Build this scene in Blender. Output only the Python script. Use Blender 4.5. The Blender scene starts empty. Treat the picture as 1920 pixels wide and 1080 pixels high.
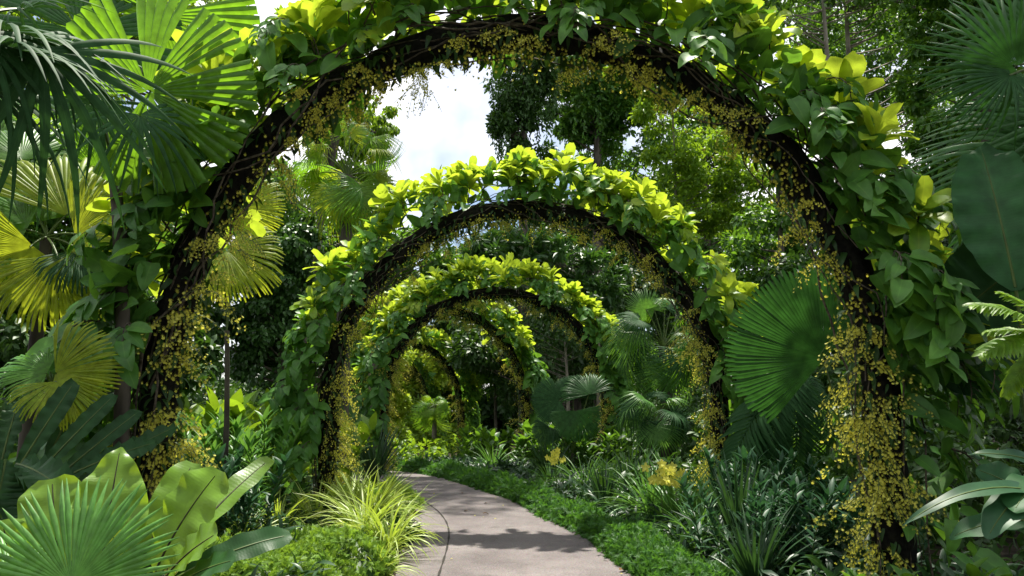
import bpy, math, random
import numpy as np
from mathutils import Vector, Matrix

# ------------------------------------------------------------------ camera, world, sun
S = bpy.context.scene
COL = S.collection
FPX = 1430.0
HORIZON = 764.0
CAMZ = 1.5
PITCH = math.atan((HORIZON - 540) / FPX)
cam_d = bpy.data.cameras.new('camera')
cam = bpy.data.objects.new('camera', cam_d)
COL.objects.link(cam)
cam_d.sensor_width = 36
cam_d.lens = 36 * FPX / 1920
cam_d.clip_end = 2000
cam_d.clip_start = 0.05
cam.location = (0, 0, CAMZ)
cam.rotation_euler = (math.pi / 2 + PITCH, 0, 0)
S.camera = cam

SUN_EL, SUN_AZ = math.radians(69), math.radians(4)      # azimuth measured from +Y towards +X
S.view_settings.view_transform = 'Standard'
S.view_settings.look = 'None'
S.view_settings.exposure = 0.92
S.view_settings.gamma = 1

W = bpy.data.worlds.new('World')
S.world = W
W.use_nodes = True
nt = W.node_tree
nt.nodes.clear()
out = nt.nodes.new('ShaderNodeOutputWorld')
bg = nt.nodes.new('ShaderNodeBackground')
sky = nt.nodes.new('ShaderNodeTexSky')
sky.sky_type = 'NISHITA'
sky.sun_disc = False
sky.sun_elevation = SUN_EL
sky.sun_rotation = SUN_AZ
tc = nt.nodes.new('ShaderNodeTexCoord')
nz = nt.nodes.new('ShaderNodeTexNoise')
nz.inputs['Scale'].default_value = 2.3
nz.inputs['Detail'].default_value = 6
cr = nt.nodes.new('ShaderNodeValToRGB')
cr.color_ramp.elements[0].position = 0.42
cr.color_ramp.elements[1].position = 0.56
mx = nt.nodes.new('ShaderNodeMix')
mx.data_type = 'RGBA'
mx.inputs[7].default_value = (10.5, 10.4, 10.6, 1)
nt.links.new(tc.outputs['Generated'], nz.inputs['Vector'])
nt.links.new(nz.outputs['Fac'], cr.inputs['Fac'])
nt.links.new(cr.outputs['Color'], mx.inputs[0])
nt.links.new(sky.outputs['Color'], mx.inputs[6])
nt.links.new(mx.outputs[2], bg.inputs['Color'])
bg.inputs['Strength'].default_value = 0.085
nt.links.new(bg.outputs['Background'], out.inputs['Surface'])

sl = bpy.data.lights.new('sun', 'SUN')
sl.energy = 5.0
sl.angle = math.radians(0.9)
sl.color = (1.0, 0.95, 0.84)
sun = bpy.data.objects.new('sun', sl)
COL.objects.link(sun)
sdir = Vector((math.sin(SUN_AZ) * math.cos(SUN_EL), math.cos(SUN_AZ) * math.cos(SUN_EL), math.sin(SUN_EL)))
sun.rotation_euler = sdir.to_track_quat('Z', 'Y').to_euler()
sun.location = sdir * 60

S.cycles.max_bounces = 6
S.cycles.diffuse_bounces = 3
S.cycles.glossy_bounces = 2
S.cycles.transmission_bounces = 3
S.cycles.sample_clamp_indirect = 6
S.cycles.use_denoising = True
S.cycles.denoiser = 'OPENIMAGEDENOISE'
S.cycles.denoising_input_passes = 'RGB_ALBEDO_NORMAL'

# ------------------------------------------------------------------ pixel helpers (photo is 1920 x 1080)
cp, sp_ = math.cos(PITCH), math.sin(PITCH)


def ray(px, py):
    u = (px - 960) / FPX
    v = (540 - py) / FPX
    return Vector((u, cp - v * sp_, sp_ + v * cp))


def P(px, py, d):
    r = ray(px, py)
    return Vector((0, 0, CAMZ)) + r * (d / r.y)


def sstep(a, b, x):
    t = min(1, max(0, (x - a) / (b - a)))
    return t * t * (3 - 2 * t)


def gz(x, y):
    return -0.45 * sstep(15, 29, y)


rng = np.random.default_rng(11)
random.seed(5)


def nrm(v):
    v = Vector(v)
    return v.normalized() if v.length > 1e-9 else Vector((0, 0, 1))


def basis(loc, ydir, zdir, s=1.0):
    y = nrm(ydir)
    z = Vector(zdir)
    z = z - y * z.dot(y)
    if z.length < 1e-5:
        z = Vector((1, 0, 0)) - y * y.x
    z.normalize()
    x = y.cross(z)
    M = Matrix(((x.x * s, y.x * s, z.x * s, loc[0]), (x.y * s, y.y * s, z.y * s, loc[1]),
                (x.z * s, y.z * s, z.z * s, loc[2]), (0, 0, 0, 1)))
    return M


def bases_np(locs, yd, zd, s):
    """many frames at once: arrays (n,3) and (n,) -> (n,4,4)"""
    y = yd / np.linalg.norm(yd, axis=1, keepdims=True)
    z = zd - y * np.sum(y * zd, axis=1, keepdims=True)
    z = z / np.maximum(np.linalg.norm(z, axis=1, keepdims=True), 1e-6)
    x = np.cross(y, z)
    M = np.zeros((len(locs), 4, 4))
    s = np.broadcast_to(np.asarray(s, float), (len(locs),))[:, None]
    M[:, :3, 0] = x * s
    M[:, :3, 1] = y * s
    M[:, :3, 2] = z * s
    M[:, :3, 3] = locs
    M[:, 3, 3] = 1
    return M


class MB:
    """collects quads in numpy and links them as one mesh object"""

    def __init__(s):
        s.v, s.f, s.uv, s.m, s.n = [], [], [], [], 0

    def add(s, T, M=None, mi=0):
        V, F, UV = T
        if M is not None:
            A = np.array(M)
            V = V @ A[:3, :3].T + A[:3, 3]
        s.v.append(V)
        s.f.append(F + s.n)
        s.uv.append(UV)
        s.m.append(np.full(len(F), mi))
        s.n += len(V)
        return s

    def many(s, T, Ms, mi=0):
        V, F, UV = T
        n = len(Ms)
        if n == 0:
            return s
        VV = np.einsum('nij,kj->nki', Ms[:, :3, :3], V) + Ms[:, None, :3, 3]
        FF = F[None] + (np.arange(n) * len(V))[:, None, None] + s.n
        s.v.append(VV.reshape(-1, 3))
        s.f.append(FF.reshape(-1, 4))
        s.uv.append(np.tile(UV, (n, 1)))
        s.m.append(np.full(n * len(F), mi))
        s.n += n * len(V)
        return s

    def geo(s):
        return np.concatenate(s.v), np.concatenate(s.f), np.concatenate(s.uv)

    def mesh(s, name, mats):
        V, F, UV = s.geo()
        me = bpy.data.meshes.new(name)
        me.vertices.add(len(V))
        me.vertices.foreach_set('co', V.astype(np.float32).ravel())
        me.loops.add(F.size)
        me.loops.foreach_set('vertex_index', F.astype(np.int32).ravel())
        me.polygons.add(len(F))
        me.polygons.foreach_set('loop_start', np.arange(0, F.size, 4, dtype=np.int32))
        me.polygons.foreach_set('material_index', np.concatenate(s.m).astype(np.int32))
        me.polygons.foreach_set('use_smooth', np.ones(len(F), dtype=bool))
        ul = me.uv_layers.new(name='UVMap')
        ul.data.foreach_set('uv', UV[F.ravel()].astype(np.float32).ravel())
        me.update(calc_edges=True)
        for m in (mats if isinstance(mats, (list, tuple)) else [mats]):
            me.materials.append(m)
        return me


def link(name, me, parent=None, M=None):
    o = bpy.data.objects.new(name, me)
    COL.objects.link(o)
    if parent is not None:
        o.parent = parent
        if M is not None:
            M = Matrix.Translation(-parent.location) @ M
    if M is not None:
        o.matrix_basis = M
    return o


def thing(name, label, cat, loc=(0, 0, 0), group=None):
    o = bpy.data.objects.new(name, None)
    COL.objects.link(o)
    o.location = Vector(loc)
    o.empty_display_size = 0.1
    tag(o, label, cat, group)
    return o


def tag(o, label, cat, group=None, kind=None):
    if label:
        o['label'] = label
    if cat:
        o['category'] = cat
    if group:
        o['group'] = group
    if kind:
        o['kind'] = kind
    return o


# ------------------------------------------------------------------ geometry templates (V, F, UV)
def grid_faces(rows, cols):
    i = np.arange(rows)[:, None] * (cols + 1) + np.arange(cols)[None]
    i = i.ravel()
    return np.stack([i, i + 1, i + cols + 2, i + cols + 1], 1)


def prof(kind):
    f = {
        'ovate': lambda t: (t + .03) ** .55 * (1.02 - t) ** .95,
        'heart': lambda t: (t + .05) ** .33 * (1.01 - t) ** .8,
        'ellip': lambda t: (t + .01) ** .7 * (1.01 - t) ** .7,
        'obov': lambda t: (t + .02) ** 1.05 * (1.015 - t) ** .42,
        'strap': lambda t: np.minimum(1, (t + .04) * 6) ** .5 * np.maximum(0.02, 1 - t ** 2.2),
        'lance': lambda t: (t + .02) ** .4 * (1.01 - t) ** .9,
        'paddle': lambda t: (t + .01) ** .75 * (1.012 - t) ** .38,
    }[kind]
    tt = np.linspace(0, 1, 60)
    mxv = f(tt).max()
    return lambda t: f(t) / mxv


def blade(L, Wd, kind='ovate', rows=5, fold=.25, curl=.6, a0=0.0, wave=0.0, wfreq=5, cols=2, stalk=0, rs=None, twist=0.0):
    """leaf along +Y, upper face +Z; curl bends the tip towards -Z (radians over its length)"""
    t = np.linspace(0, 1, rows + 1)
    w = prof(kind)(t) * Wd
    ang = a0 - curl * t
    dy, dz = np.cos(ang), np.sin(ang)
    step = L / rows
    y = np.concatenate([[0], np.cumsum((dy[1:] + dy[:-1]) / 2 * step)]) + stalk
    z = np.concatenate([[0], np.cumsum((dz[1:] + dz[:-1]) / 2 * step)])
    c = np.linspace(-1, 1, cols + 1)
    ph = 0 if rs is None else rs.uniform(0, 6.28)
    V = np.zeros((rows + 1, cols + 1, 3))
    lift = np.abs(c)[None] * w[:, None] * fold
    if wave:
        lift = lift + wave * Wd * np.sin(t[:, None] * wfreq * 6.28 + ph + (c[None] > 0) * 1.7) * np.abs(c)[None] ** 1.5 * np.minimum(1, 4 * t[:, None])
    tw = twist * t
    cx = c[None] * w[:, None]
    V[..., 0] = cx * np.cos(tw)[:, None]
    zz = lift + cx * np.sin(tw)[:, None]
    V[..., 1] = y[:, None] - zz * dz[:, None]
    V[..., 2] = z[:, None] + zz * dy[:, None]
    UV = np.zeros((rows + 1, cols + 1, 2))
    UV[..., 0] = (c[None] + 1) / 2
    UV[..., 1] = t[:, None]
    return V.reshape(-1, 3), grid_faces(rows, cols), UV.reshape(-1, 2)


def tube(pts, rad, sides=6, uvk=1.0):
    pts = np.asarray([tuple(p) for p in pts], float)
    n = len(pts)
    rad = np.broadcast_to(np.asarray(rad, float), (n,))
    tg = np.gradient(pts, axis=0)
    tg /= np.maximum(np.linalg.norm(tg, axis=1, keepdims=True), 1e-9)
    ref = np.array([0, 0, 1.0]) if abs(tg[:, 2]).mean() < .8 else np.array([1.0, 0.2, 0])
    a = np.cross(tg, ref)
    a /= np.maximum(np.linalg.norm(a, axis=1, keepdims=True), 1e-9)
    b = np.cross(tg, a)
    th = np.linspace(0, 2 * np.pi, sides + 1)
    V = pts[:, None] + rad[:, None, None] * (np.cos(th)[None, :, None] * a[:, None] + np.sin(th)[None, :, None] * b[:, None])
    UV = np.zeros((n, sides + 1, 2))
    UV[..., 0] = th[None] / 6.2832
    UV[..., 1] = np.linspace(0, uvk, n)[:, None]
    return V.reshape(-1, 3), grid_faces(n - 1, sides), UV.reshape(-1, 2)


def fan(nseg=40, span=math.radians(200), split=.9, droop=.15, cup=.1, pleat=.5, blunt=.6, rs=None, jag=.05, rows=8, lenvar=.12, hole=0.0, tipdroop=0.0, gather=0, gapf=1.0, uneven=.05):
    """fan palm blade of radius 1, hub at the origin, middle segment along +Y"""
    rs = rs or np.random.default_rng(1)
    V, F, UV, n = [], [], [], 0
    dth = span / nseg
    r = np.concatenate([[.02], np.linspace(.12, 1, rows)])
    groups = np.arange(nseg)
    gd = rs.normal(0, uneven, nseg)
    if gather:
        for g in range(0, nseg, gather):
            gd[g:g + gather] = rs.normal(0, .13)
    for i in range(nseg):
        th = -span / 2 + dth * (i + .5)
        if gather:
            gc = -span / 2 + dth * (i // gather + .5) * gather
            th = gc + (th - gc) * (1 - (1 - gapf) * np.minimum(1, r / .4))
        ln = 1 - lenvar * (abs(np.mean(th)) / (span / 2)) ** 2 * rs.uniform(.6, 1.4) - rs.uniform(0, jag)
        rr = r * ln
        hw = np.tan(dth * ((1 - (1 - gapf) * np.minimum(1, r / .4)) if gather else 1) / 2) * rr
        past = np.clip((r - split) / max(1e-3, 1 - split), 0, 1)
        wsp = math.tan(dth / 2) * split * ln
        hw = np.where(r > split, wsp * (1 - past * (1 - blunt)) if blunt > .3 else wsp * (1 - past) ** .7 + .002, hw)
        if gather:
            gap = np.clip((r - .15), 0, 1) * .0
        # down the middle of the segment; drops with distance
        k = droop * (1 + rs.normal(0, .15)) + tipdroop * rs.uniform(.5, 1.5)
        z = -droop * rr ** 2 * (.6 + .4 * np.cos(th)) - tipdroop * rs.uniform(.5, 1.4) * past ** 2 + cup * rr * np.abs(np.sin(th))
        z = z + gd[i] * r ** 2
        lat = rs.normal(0, .25) * dth * past * (1 if split < .8 else .25)
        sh = np.sqrt(np.maximum(.15, 1 - (tipdroop * past) ** 2 * .6))
        base = split * ln
        rad = np.where(r > split, base + (rr - base) * sh, rr)
        ct, st = np.cos(th + lat), np.sin(th + lat)
        cen = np.stack([rad * st, rad * ct, z], 1)
        e = np.stack([ct, -st, 0 * ct], 1)
        pz = np.array([0, 0, 1.0]) * pleat
        Lf = cen - e * hw[:, None] - pz * hw[:, None]
        Rt = cen + e * hw[:, None] - pz * hw[:, None]
        Md = cen + pz * hw[:, None] * .6
        VV = np.stack([Lf, Md, Rt], 1)
        U = np.zeros((len(r), 3, 2))
        U[..., 0] = np.array([0, .5, 1])[None]
        U[..., 1] = r[:, None]
        V.append(VV.reshape(-1, 3))
        F.append(grid_faces(len(r) - 1, 2) + n)
        UV.append(U.reshape(-1, 2))
        n += len(r) * 3
    return np.concatenate(V), np.concatenate(F), np.concatenate(UV)


def pinnate(nl=26, L=1.0, leaf=.3, wd=.018, droop=.9, vee=.5, rs=None, rows=4, lcurl=.8):
    """feather frond along +Y, arching to -Z"""
    rs = rs or np.random.default_rng(3)
    mb = MB()
    t = np.linspace(0, 1, 12)
    ang = .25 - droop * t
    y = np.concatenate([[0], np.cumsum(np.cos(ang[1:]) / 11)]) * L
    z = np.concatenate([[0], np.cumsum(np.sin(ang[1:]) / 11)]) * L
    pts = np.stack([0 * y, y, z], 1)
    mb.add(tube(pts, np.linspace(.012, .003, 12) * L, 4))
    for i in range(nl):
        ti = .12 + .86 * i / (nl - 1)
        p = np.array([np.interp(ti, t, pts[:, k]) for k in range(3)])
        a = np.interp(ti, t, ang)
        fw = np.array([0, math.cos(a), math.sin(a)])
        up = np.array([0, -math.sin(a), math.cos(a)])
        ll = leaf * L * (math.sin(math.pi * (ti * .82 + .12))) ** .7 * rs.uniform(.9, 1.1)
        for sgn in (-1, 1):
            d = np.array([sgn * 1.0, 0, 0]) + fw * (.45 + .9 * ti) + up * (vee * .5 + rs.normal(0, .08))
            mb.add(blade(ll, wd * L, 'lance', rows, .3, lcurl * rs.uniform(.7, 1.3)), basis(p, d, up + np.array([-sgn * .3, 0, 0])))
    return mb.geo()


# ------------------------------------------------------------------ materials
def nodes_new(name):
    m = bpy.data.materials.new(name)
    m.use_nodes = True
    m.node_tree.nodes.clear()
    return m, m.node_tree


def leaf_mat(name, ca, cb, tr, rough=.42, spec=.35, tmix=.38, rib=.35, vein=0.0, spots=0.0, ripple=0.0):
    m, t = nodes_new(name)
    N, L = t.nodes, t.links
    o = N.new('ShaderNodeOutputMaterial')
    geo = N.new('ShaderNodeNewGeometry')
    oi = N.new('ShaderNodeObjectInfo')
    ad = N.new('ShaderNodeMath')
    ad.operation = 'MULTIPLY_ADD'
    ad.inputs[1].default_value = .7
    L.new(geo.outputs['Random Per Island'], ad.inputs[0])
    ml = N.new('ShaderNodeMath')
    ml.operation = 'MULTIPLY'
    ml.inputs[1].default_value = .3
    L.new(oi.outputs['Random'], ml.inputs[0])
    L.new(ml.outputs[0], ad.inputs[2])
    mixc = N.new('ShaderNodeMix')
    mixc.data_type = 'RGBA'
    mixc.inputs[6].default_value = (*ca, 1)
    mixc.inputs[7].default_value = (*cb, 1)
    L.new(ad.outputs[0], mixc.inputs[0])
    col = mixc.outputs[2]
    uv = N.new('ShaderNodeUVMap')
    if rib:
        sep = N.new('ShaderNodeSeparateXYZ')
        L.new(uv.outputs[0], sep.inputs[0])
        a = N.new('ShaderNodeMath')
        a.operation = 'SUBTRACT'
        a.inputs[1].default_value = .5
        L.new(sep.outputs[0], a.inputs[0])
        b = N.new('ShaderNodeMath')
        b.operation = 'ABSOLUTE'
        L.new(a.outputs[0], b.inputs[0])
        mr = N.new('ShaderNodeMapRange')
        mr.inputs[1].default_value = .0
        mr.inputs[2].default_value = .05
        mr.inputs[3].default_value = rib
        mr.inputs[4].default_value = 0
        L.new(b.outputs[0], mr.inputs[0])
        mm = N.new('ShaderNodeMix')
        mm.data_type = 'RGBA'
        L.new(mr.outputs[0], mm.inputs[0])
        L.new(col, mm.inputs[6])
        mm.inputs[7].default_value = (min(1, cb[0] * 2 + .03), min(1, cb[1] * 1.7 + .03), cb[2] * 1.5 + .02, 1)
        col = mm.outputs[2]
    # soft mottling on the blade
    tcn = N.new('ShaderNodeTexCoord')
    no = N.new('ShaderNodeTexNoise')
    no.inputs['Scale'].default_value = 9
    no.inputs['Detail'].default_value = 3
    L.new(tcn.outputs['Object'], no.inputs['Vector'])
    mr2 = N.new('ShaderNodeMapRange')
    mr2.inputs[1].default_value = .3
    mr2.inputs[2].default_value = .7
    mr2.inputs[3].default_value = .72
    mr2.inputs[4].default_value = 1.25
    L.new(no.outputs['Fac'], mr2.inputs[0])
    hs = N.new('ShaderNodeHueSaturation')
    L.new(col, hs.inputs['Color'])
    L.new(mr2.outputs[0], hs.inputs['Value'])
    col = hs.outputs['Color']
    if spots:
        n2 = N.new('ShaderNodeTexNoise')
        n2.inputs['Scale'].default_value = 40
        L.new(tcn.outputs['Object'], n2.inputs['Vector'])
        r2 = N.new('ShaderNodeMapRange')
        r2.inputs[1].default_value = .66
        r2.inputs[2].default_value = .72
        r2.inputs[4].default_value = spots
        L.new(n2.outputs['Fac'], r2.inputs[0])
        m2 = N.new('ShaderNodeMix')
        m2.data_type = 'RGBA'
        L.new(r2.outputs[0], m2.inputs[0])
        L.new(col, m2.inputs[6])
        m2.inputs[7].default_value = (.09, .05, .015, 1)
        col = m2.outputs[2]
    pb = N.new('ShaderNodeBsdfPrincipled')
    pb.inputs['Roughness'].default_value = rough
    pb.inputs['Specular IOR Level'].default_value = spec
    L.new(col, pb.inputs['Base Color'])
    if vein:
        wv = N.new('ShaderNodeTexWave')
        wv.bands_direction = 'Y'
        wv.inputs['Scale'].default_value = vein
        wv.inputs['Distortion'].default_value = 4
        L.new(uv.outputs[0], wv.inputs['Vector'])
        bp = N.new('ShaderNodeBump')
        bp.inputs['Strength'].default_value = .05
        bp.inputs['Distance'].default_value = .01
        L.new(wv.outputs['Fac'], bp.inputs['Height'])
        L.new(bp.outputs[0], pb.inputs['Normal'])
    trn = N.new('ShaderNodeBsdfTranslucent')
    mt = N.new('ShaderNodeMix')
    mt.data_type = 'RGBA'
    mt.blend_type = 'MULTIPLY'
    mt.inputs[0].default_value = 0
    trc = N.new('ShaderNodeHueSaturation')
    trc.inputs['Color'].default_value = (*tr, 1)
    L.new(mr2.outputs[0], trc.inputs['Value'])
    L.new(trc.outputs[0], trn.inputs['Color'])
    ms = N.new('ShaderNodeMixShader')
    ms.inputs[0].default_value = tmix
    L.new(pb.outputs[0], ms.inputs[1])
    L.new(trn.outputs[0], ms.inputs[2])
    L.new(ms.outputs[0], o.inputs[0])
    return m


def rough_mat(name, ca, cb, scale=8, rough=.9, bump=.4, stretch=(1, 1, 1), spec=.2, detail=6):
    m, t = nodes_new(name)
    N, L = t.nodes, t.links
    o = N.new('ShaderNodeOutputMaterial')
    tcn = N.new('ShaderNodeTexCoord')
    mp = N.new('ShaderNodeMapping')
    mp.inputs['Scale'].default_value = stretch
    L.new(tcn.outputs['Object'], mp.inputs[0])
    no = N.new('ShaderNodeTexNoise')
    no.inputs['Scale'].default_value = scale
    no.inputs['Detail'].default_value = detail
    L.new(mp.outputs[0], no.inputs['Vector'])
    r = N.new('ShaderNodeValToRGB')
    r.color_ramp.elements[0].color = (*ca, 1)
    r.color_ramp.elements[1].color = (*cb, 1)
    r.color_ramp.elements[0].position = .35
    r.color_ramp.elements[1].position = .68
    L.new(no.outputs['Fac'], r.inputs[0])
    pb = N.new('ShaderNodeBsdfPrincipled')
    pb.inputs['Roughness'].default_value = rough
    pb.inputs['Specular IOR Level'].default_value = spec
    L.new(r.outputs[0], pb.inputs['Base Color'])
    bp = N.new('ShaderNodeBump')
    bp.inputs['Strength'].default_value = bump
    bp.inputs['Distance'].default_value = .03
    L.new(no.outputs['Fac'], bp.inputs['Height'])
    L.new(bp.outputs[0], pb.inputs['Normal'])
    L.new(pb.outputs[0], o.inputs[0])
    return m


M_VINE = leaf_mat('vine_leaf', (.03, .115, .022), (.11, .27, .04), (.2, .42, .03), .48, .35, .34, .3, spots=.45)
M_YOUNG = leaf_mat('young_vine_leaf', (.10, .26, .02), (.36, .44, .035), (.52, .66, .04), .42, .35, .45, .25)
M_FLOWER = leaf_mat('golden_flower', (.60, .57, .07), (.78, .77, .17), (.80, .76, .09), .6, .2, .45, 0)
M_FLOWER_O = leaf_mat('amber_flower', (.56, .52, .06), (.74, .71, .12), (.76, .72, .08), .6, .2, .45, 0)
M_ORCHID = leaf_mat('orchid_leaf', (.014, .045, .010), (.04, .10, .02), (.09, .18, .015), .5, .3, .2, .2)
M_STEM = rough_mat('woody_stem', (.035, .028, .02), (.14, .12, .09), 30, .85, .5)
M_BARK = rough_mat('bark', (.035, .03, .025), (.13, .115, .09), 6, .9, .6, (1, 1, .25))
M_PALEBARK = rough_mat('pale_bark', (.12, .105, .085), (.30, .27, .22), 5, .9, .5, (1, 1, .4))
M_ROOT = rough_mat('mossy_shade_frame', (.004, .004, .003), (.014, .014, .009), 22, .95, 1.0)  # near-black: the frame's shade is put into its base colour
M_GREENSTEM = leaf_mat('green_stalk', (.05, .09, .02), (.1, .15, .03), (.1, .15, .02), .45, .3, .1, 0)
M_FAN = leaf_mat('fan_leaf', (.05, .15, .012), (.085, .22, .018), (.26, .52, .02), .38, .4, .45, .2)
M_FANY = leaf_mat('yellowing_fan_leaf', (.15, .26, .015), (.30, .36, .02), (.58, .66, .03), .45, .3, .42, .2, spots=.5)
M_FANM = leaf_mat('half_shade_fan_leaf', (.022, .08, .018), (.04, .125, .026), (.06, .2, .025), .42, .25, .22, .2)  # darker fan green, part of the shade is in the colour
M_FAND = leaf_mat('shaded_fan_leaf', (.018, .06, .02), (.035, .10, .03), (.05, .14, .02), .6, .12, .16, .25)  # darkest fan green, shade on the fronds put into the colour
M_FANS = leaf_mat('silvery_fan_leaf', (.08, .25, .04), (.15, .37, .07), (.24, .52, .05), .4, .4, .3, .35)
M_FERN = leaf_mat('fern_frond', (.10, .24, .018), (.18, .33, .026), (.42, .62, .03), .36, .4, .4, -0.0, vein=12)
M_FERND = leaf_mat('dark_fern_frond', (.014, .055, .016), (.03, .095, .022), (.05, .14, .015), .45, .22, .2, .3, vein=12)
M_PADDLE = leaf_mat('broad_leaf', (.014, .065, .02), (.03, .105, .03), (.05, .17, .025), .5, .2, .22, .35, vein=16)
M_BLUE = leaf_mat('bluish_leaf', (.016, .062, .026), (.036, .105, .042), (.05, .15, .04), .45, .25, .22, .3)
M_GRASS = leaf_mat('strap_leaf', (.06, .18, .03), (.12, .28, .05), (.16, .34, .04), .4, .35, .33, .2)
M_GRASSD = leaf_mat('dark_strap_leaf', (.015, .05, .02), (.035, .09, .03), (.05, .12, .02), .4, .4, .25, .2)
M_MOSS = leaf_mat('groundcover', (.025, .095, .018), (.08, .20, .035), (.13, .32, .03), .55, .25, .35, 0)
M_MOSSY = leaf_mat('bright_groundcover', (.12, .24, .03), (.2, .33, .04), (.32, .5, .04), .55, .25, .35, 0)
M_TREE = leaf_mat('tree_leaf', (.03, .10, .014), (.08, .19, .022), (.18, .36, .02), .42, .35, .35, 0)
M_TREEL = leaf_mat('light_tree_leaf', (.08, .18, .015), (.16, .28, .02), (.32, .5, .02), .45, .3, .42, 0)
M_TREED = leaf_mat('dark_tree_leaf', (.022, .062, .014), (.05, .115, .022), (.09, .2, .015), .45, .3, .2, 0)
M_SHADE = leaf_mat('creeper_leaf', (.03, .085, .022), (.065, .15, .035), (.1, .24, .02), .42, .4, .2, 0)
M_ORANGE = leaf_mat('orange_bloom', (.6, .12, .01), (.75, .3, .02), (.6, .2, .01), .5, .3, .3, 0)


def variegated():
    m = leaf_mat('variegated_leaf', (.14, .29, .03), (.22, .36, .04), (.45, .58, .05), .4, .35, .35, 0)
    t = m.node_tree
    pb = [n for n in t.nodes if n.type == 'BSDF_PRINCIPLED'][0]
    src = pb.inputs['Base Color'].links[0].from_socket
    uv = t.nodes.new('ShaderNodeUVMap')
    sep = t.nodes.new('ShaderNodeSeparateXYZ')
    t.links.new(uv.outputs[0], sep.inputs[0])
    a = t.nodes.new('ShaderNodeMath')
    a.operation = 'SUBTRACT'
    a.inputs[1].default_value = .5
    t.links.new(sep.outputs[0], a.inputs[0])
    b = t.nodes.new('ShaderNodeMath')
    b.operation = 'ABSOLUTE'
    t.links.new(a.outputs[0], b.inputs[0])
    c = t.nodes.new('ShaderNodeMapRange')
    c.inputs[1].default_value = .2
    c.inputs[2].default_value = .3
    t.links.new(b.outputs[0], c.inputs[0])
    mx = t.nodes.new('ShaderNodeMix')
    mx.data_type = 'RGBA'
    t.links.new(c.outputs[0], mx.inputs[0])
    t.links.new(src, mx.inputs[6])
    mx.inputs[7].default_value = (.50, .56, .16, 1)
    t.links.new(mx.outputs[2], pb.inputs['Base Color'])
    return m


M_VARIEG = variegated()


def concrete():
    m, t = nodes_new('path_concrete')
    N, L = t.nodes, t.links
    o = N.new('ShaderNodeOutputMaterial')
    tcn = N.new('ShaderNodeTexCoord')
    pb = N.new('ShaderNodeBsdfPrincipled')
    pb.inputs['Roughness'].default_value = .82
    pb.inputs['Specular IOR Level'].default_value = .25
    big = N.new('ShaderNodeTexNoise')
    big.inputs['Scale'].default_value = 1.1
    big.inputs['Detail'].default_value = 8
    big.inputs['Roughness'].default_value = .65
    L.new(tcn.outputs['Object'], big.inputs['Vector'])
    r = N.new('ShaderNodeValToRGB')
    r.color_ramp.elements[0].position = .3
    r.color_ramp.elements[1].position = .72
    r.color_ramp.elements[0].color = (.105, .090, .088, 1)
    r.color_ramp.elements[1].color = (.21, .185, .178, 1)
    L.new(big.outputs['Fac'], r.inputs[0])
    fine = N.new('ShaderNodeTexNoise')
    fine.inputs['Scale'].default_value = 90
    fine.inputs['Detail'].default_value = 4
    L.new(tcn.outputs['Object'], fine.inputs['Vector'])
    mr = N.new('ShaderNodeMapRange')
    mr.inputs[1].default_value = .3
    mr.inputs[2].default_value = .7
    mr.inputs[3].default_value = .62
    mr.inputs[4].default_value = 1.32
    L.new(fine.outputs['Fac'], mr.inputs[0])
    hs = N.new('ShaderNodeHueSaturation')
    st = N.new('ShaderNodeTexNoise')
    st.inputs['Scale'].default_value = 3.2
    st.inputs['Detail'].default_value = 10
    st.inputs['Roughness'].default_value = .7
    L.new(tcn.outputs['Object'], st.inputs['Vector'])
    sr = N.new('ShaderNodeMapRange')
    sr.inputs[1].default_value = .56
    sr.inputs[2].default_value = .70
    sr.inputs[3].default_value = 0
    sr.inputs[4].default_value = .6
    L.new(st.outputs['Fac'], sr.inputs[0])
    vo = N.new('ShaderNodeTexVoronoi')
    vo.inputs['Scale'].default_value = 260
    L.new(tcn.outputs['Object'], vo.inputs['Vector'])
    vm = N.new('ShaderNodeMix')
    vm.data_type = 'RGBA'
    vm.blend_type = 'OVERLAY'
    vm.inputs[0].default_value = .3
    L.new(r.outputs[0], vm.inputs[6])
    L.new(vo.outputs['Color'], vm.inputs[7])
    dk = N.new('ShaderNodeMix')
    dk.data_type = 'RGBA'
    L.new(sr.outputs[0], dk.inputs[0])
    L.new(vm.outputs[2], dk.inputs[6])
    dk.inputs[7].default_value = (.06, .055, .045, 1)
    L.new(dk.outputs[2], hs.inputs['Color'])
    L.new(mr.outputs[0], hs.inputs['Value'])
    L.new(hs.outputs[0], pb.inputs['Base Color'])
    bp = N.new('ShaderNodeBump')
    bp.inputs['Strength'].default_value = .25
    bp.inputs['Distance'].default_value = .01
    L.new(fine.outputs['Fac'], bp.inputs['Height'])
    L.new(bp.outputs[0], pb.inputs['Normal'])
    L.new(pb.outputs[0], o.inputs[0])
    return m


M_PATH = concrete()
M_SOIL = rough_mat('soil', (.012, .010, .006), (.045, .035, .02), 5, .95, .8)
M_JOINT = rough_mat('joint_filler', (.02, .018, .016), (.05, .045, .04), 40, .9, .3)
M_DRY = leaf_mat('dry_leaf', (.12, .06, .02), (.22, .13, .05), (.1, .06, .02), .7, .2, .1, .2)

# ------------------------------------------------------------------ ground and path
xs = np.linspace(-1, 1, 81)
xs = np.sign(xs) * np.abs(xs) ** 2.2 * 300
ys = np.concatenate([np.linspace(-300, -10, 12), np.linspace(-8, 60, 69), np.linspace(70, 400, 14)])
V = np.array([[x, y, gz(x, y)] for y in ys for x in xs])
mb = MB()
mb.add((V, grid_faces(len(ys) - 1, len(xs) - 1), np.zeros((len(V), 2))))
tag(link('ground', mb.mesh('ground', M_SOIL)), 'dark soil under the planting', None, None, 'structure')

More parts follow.
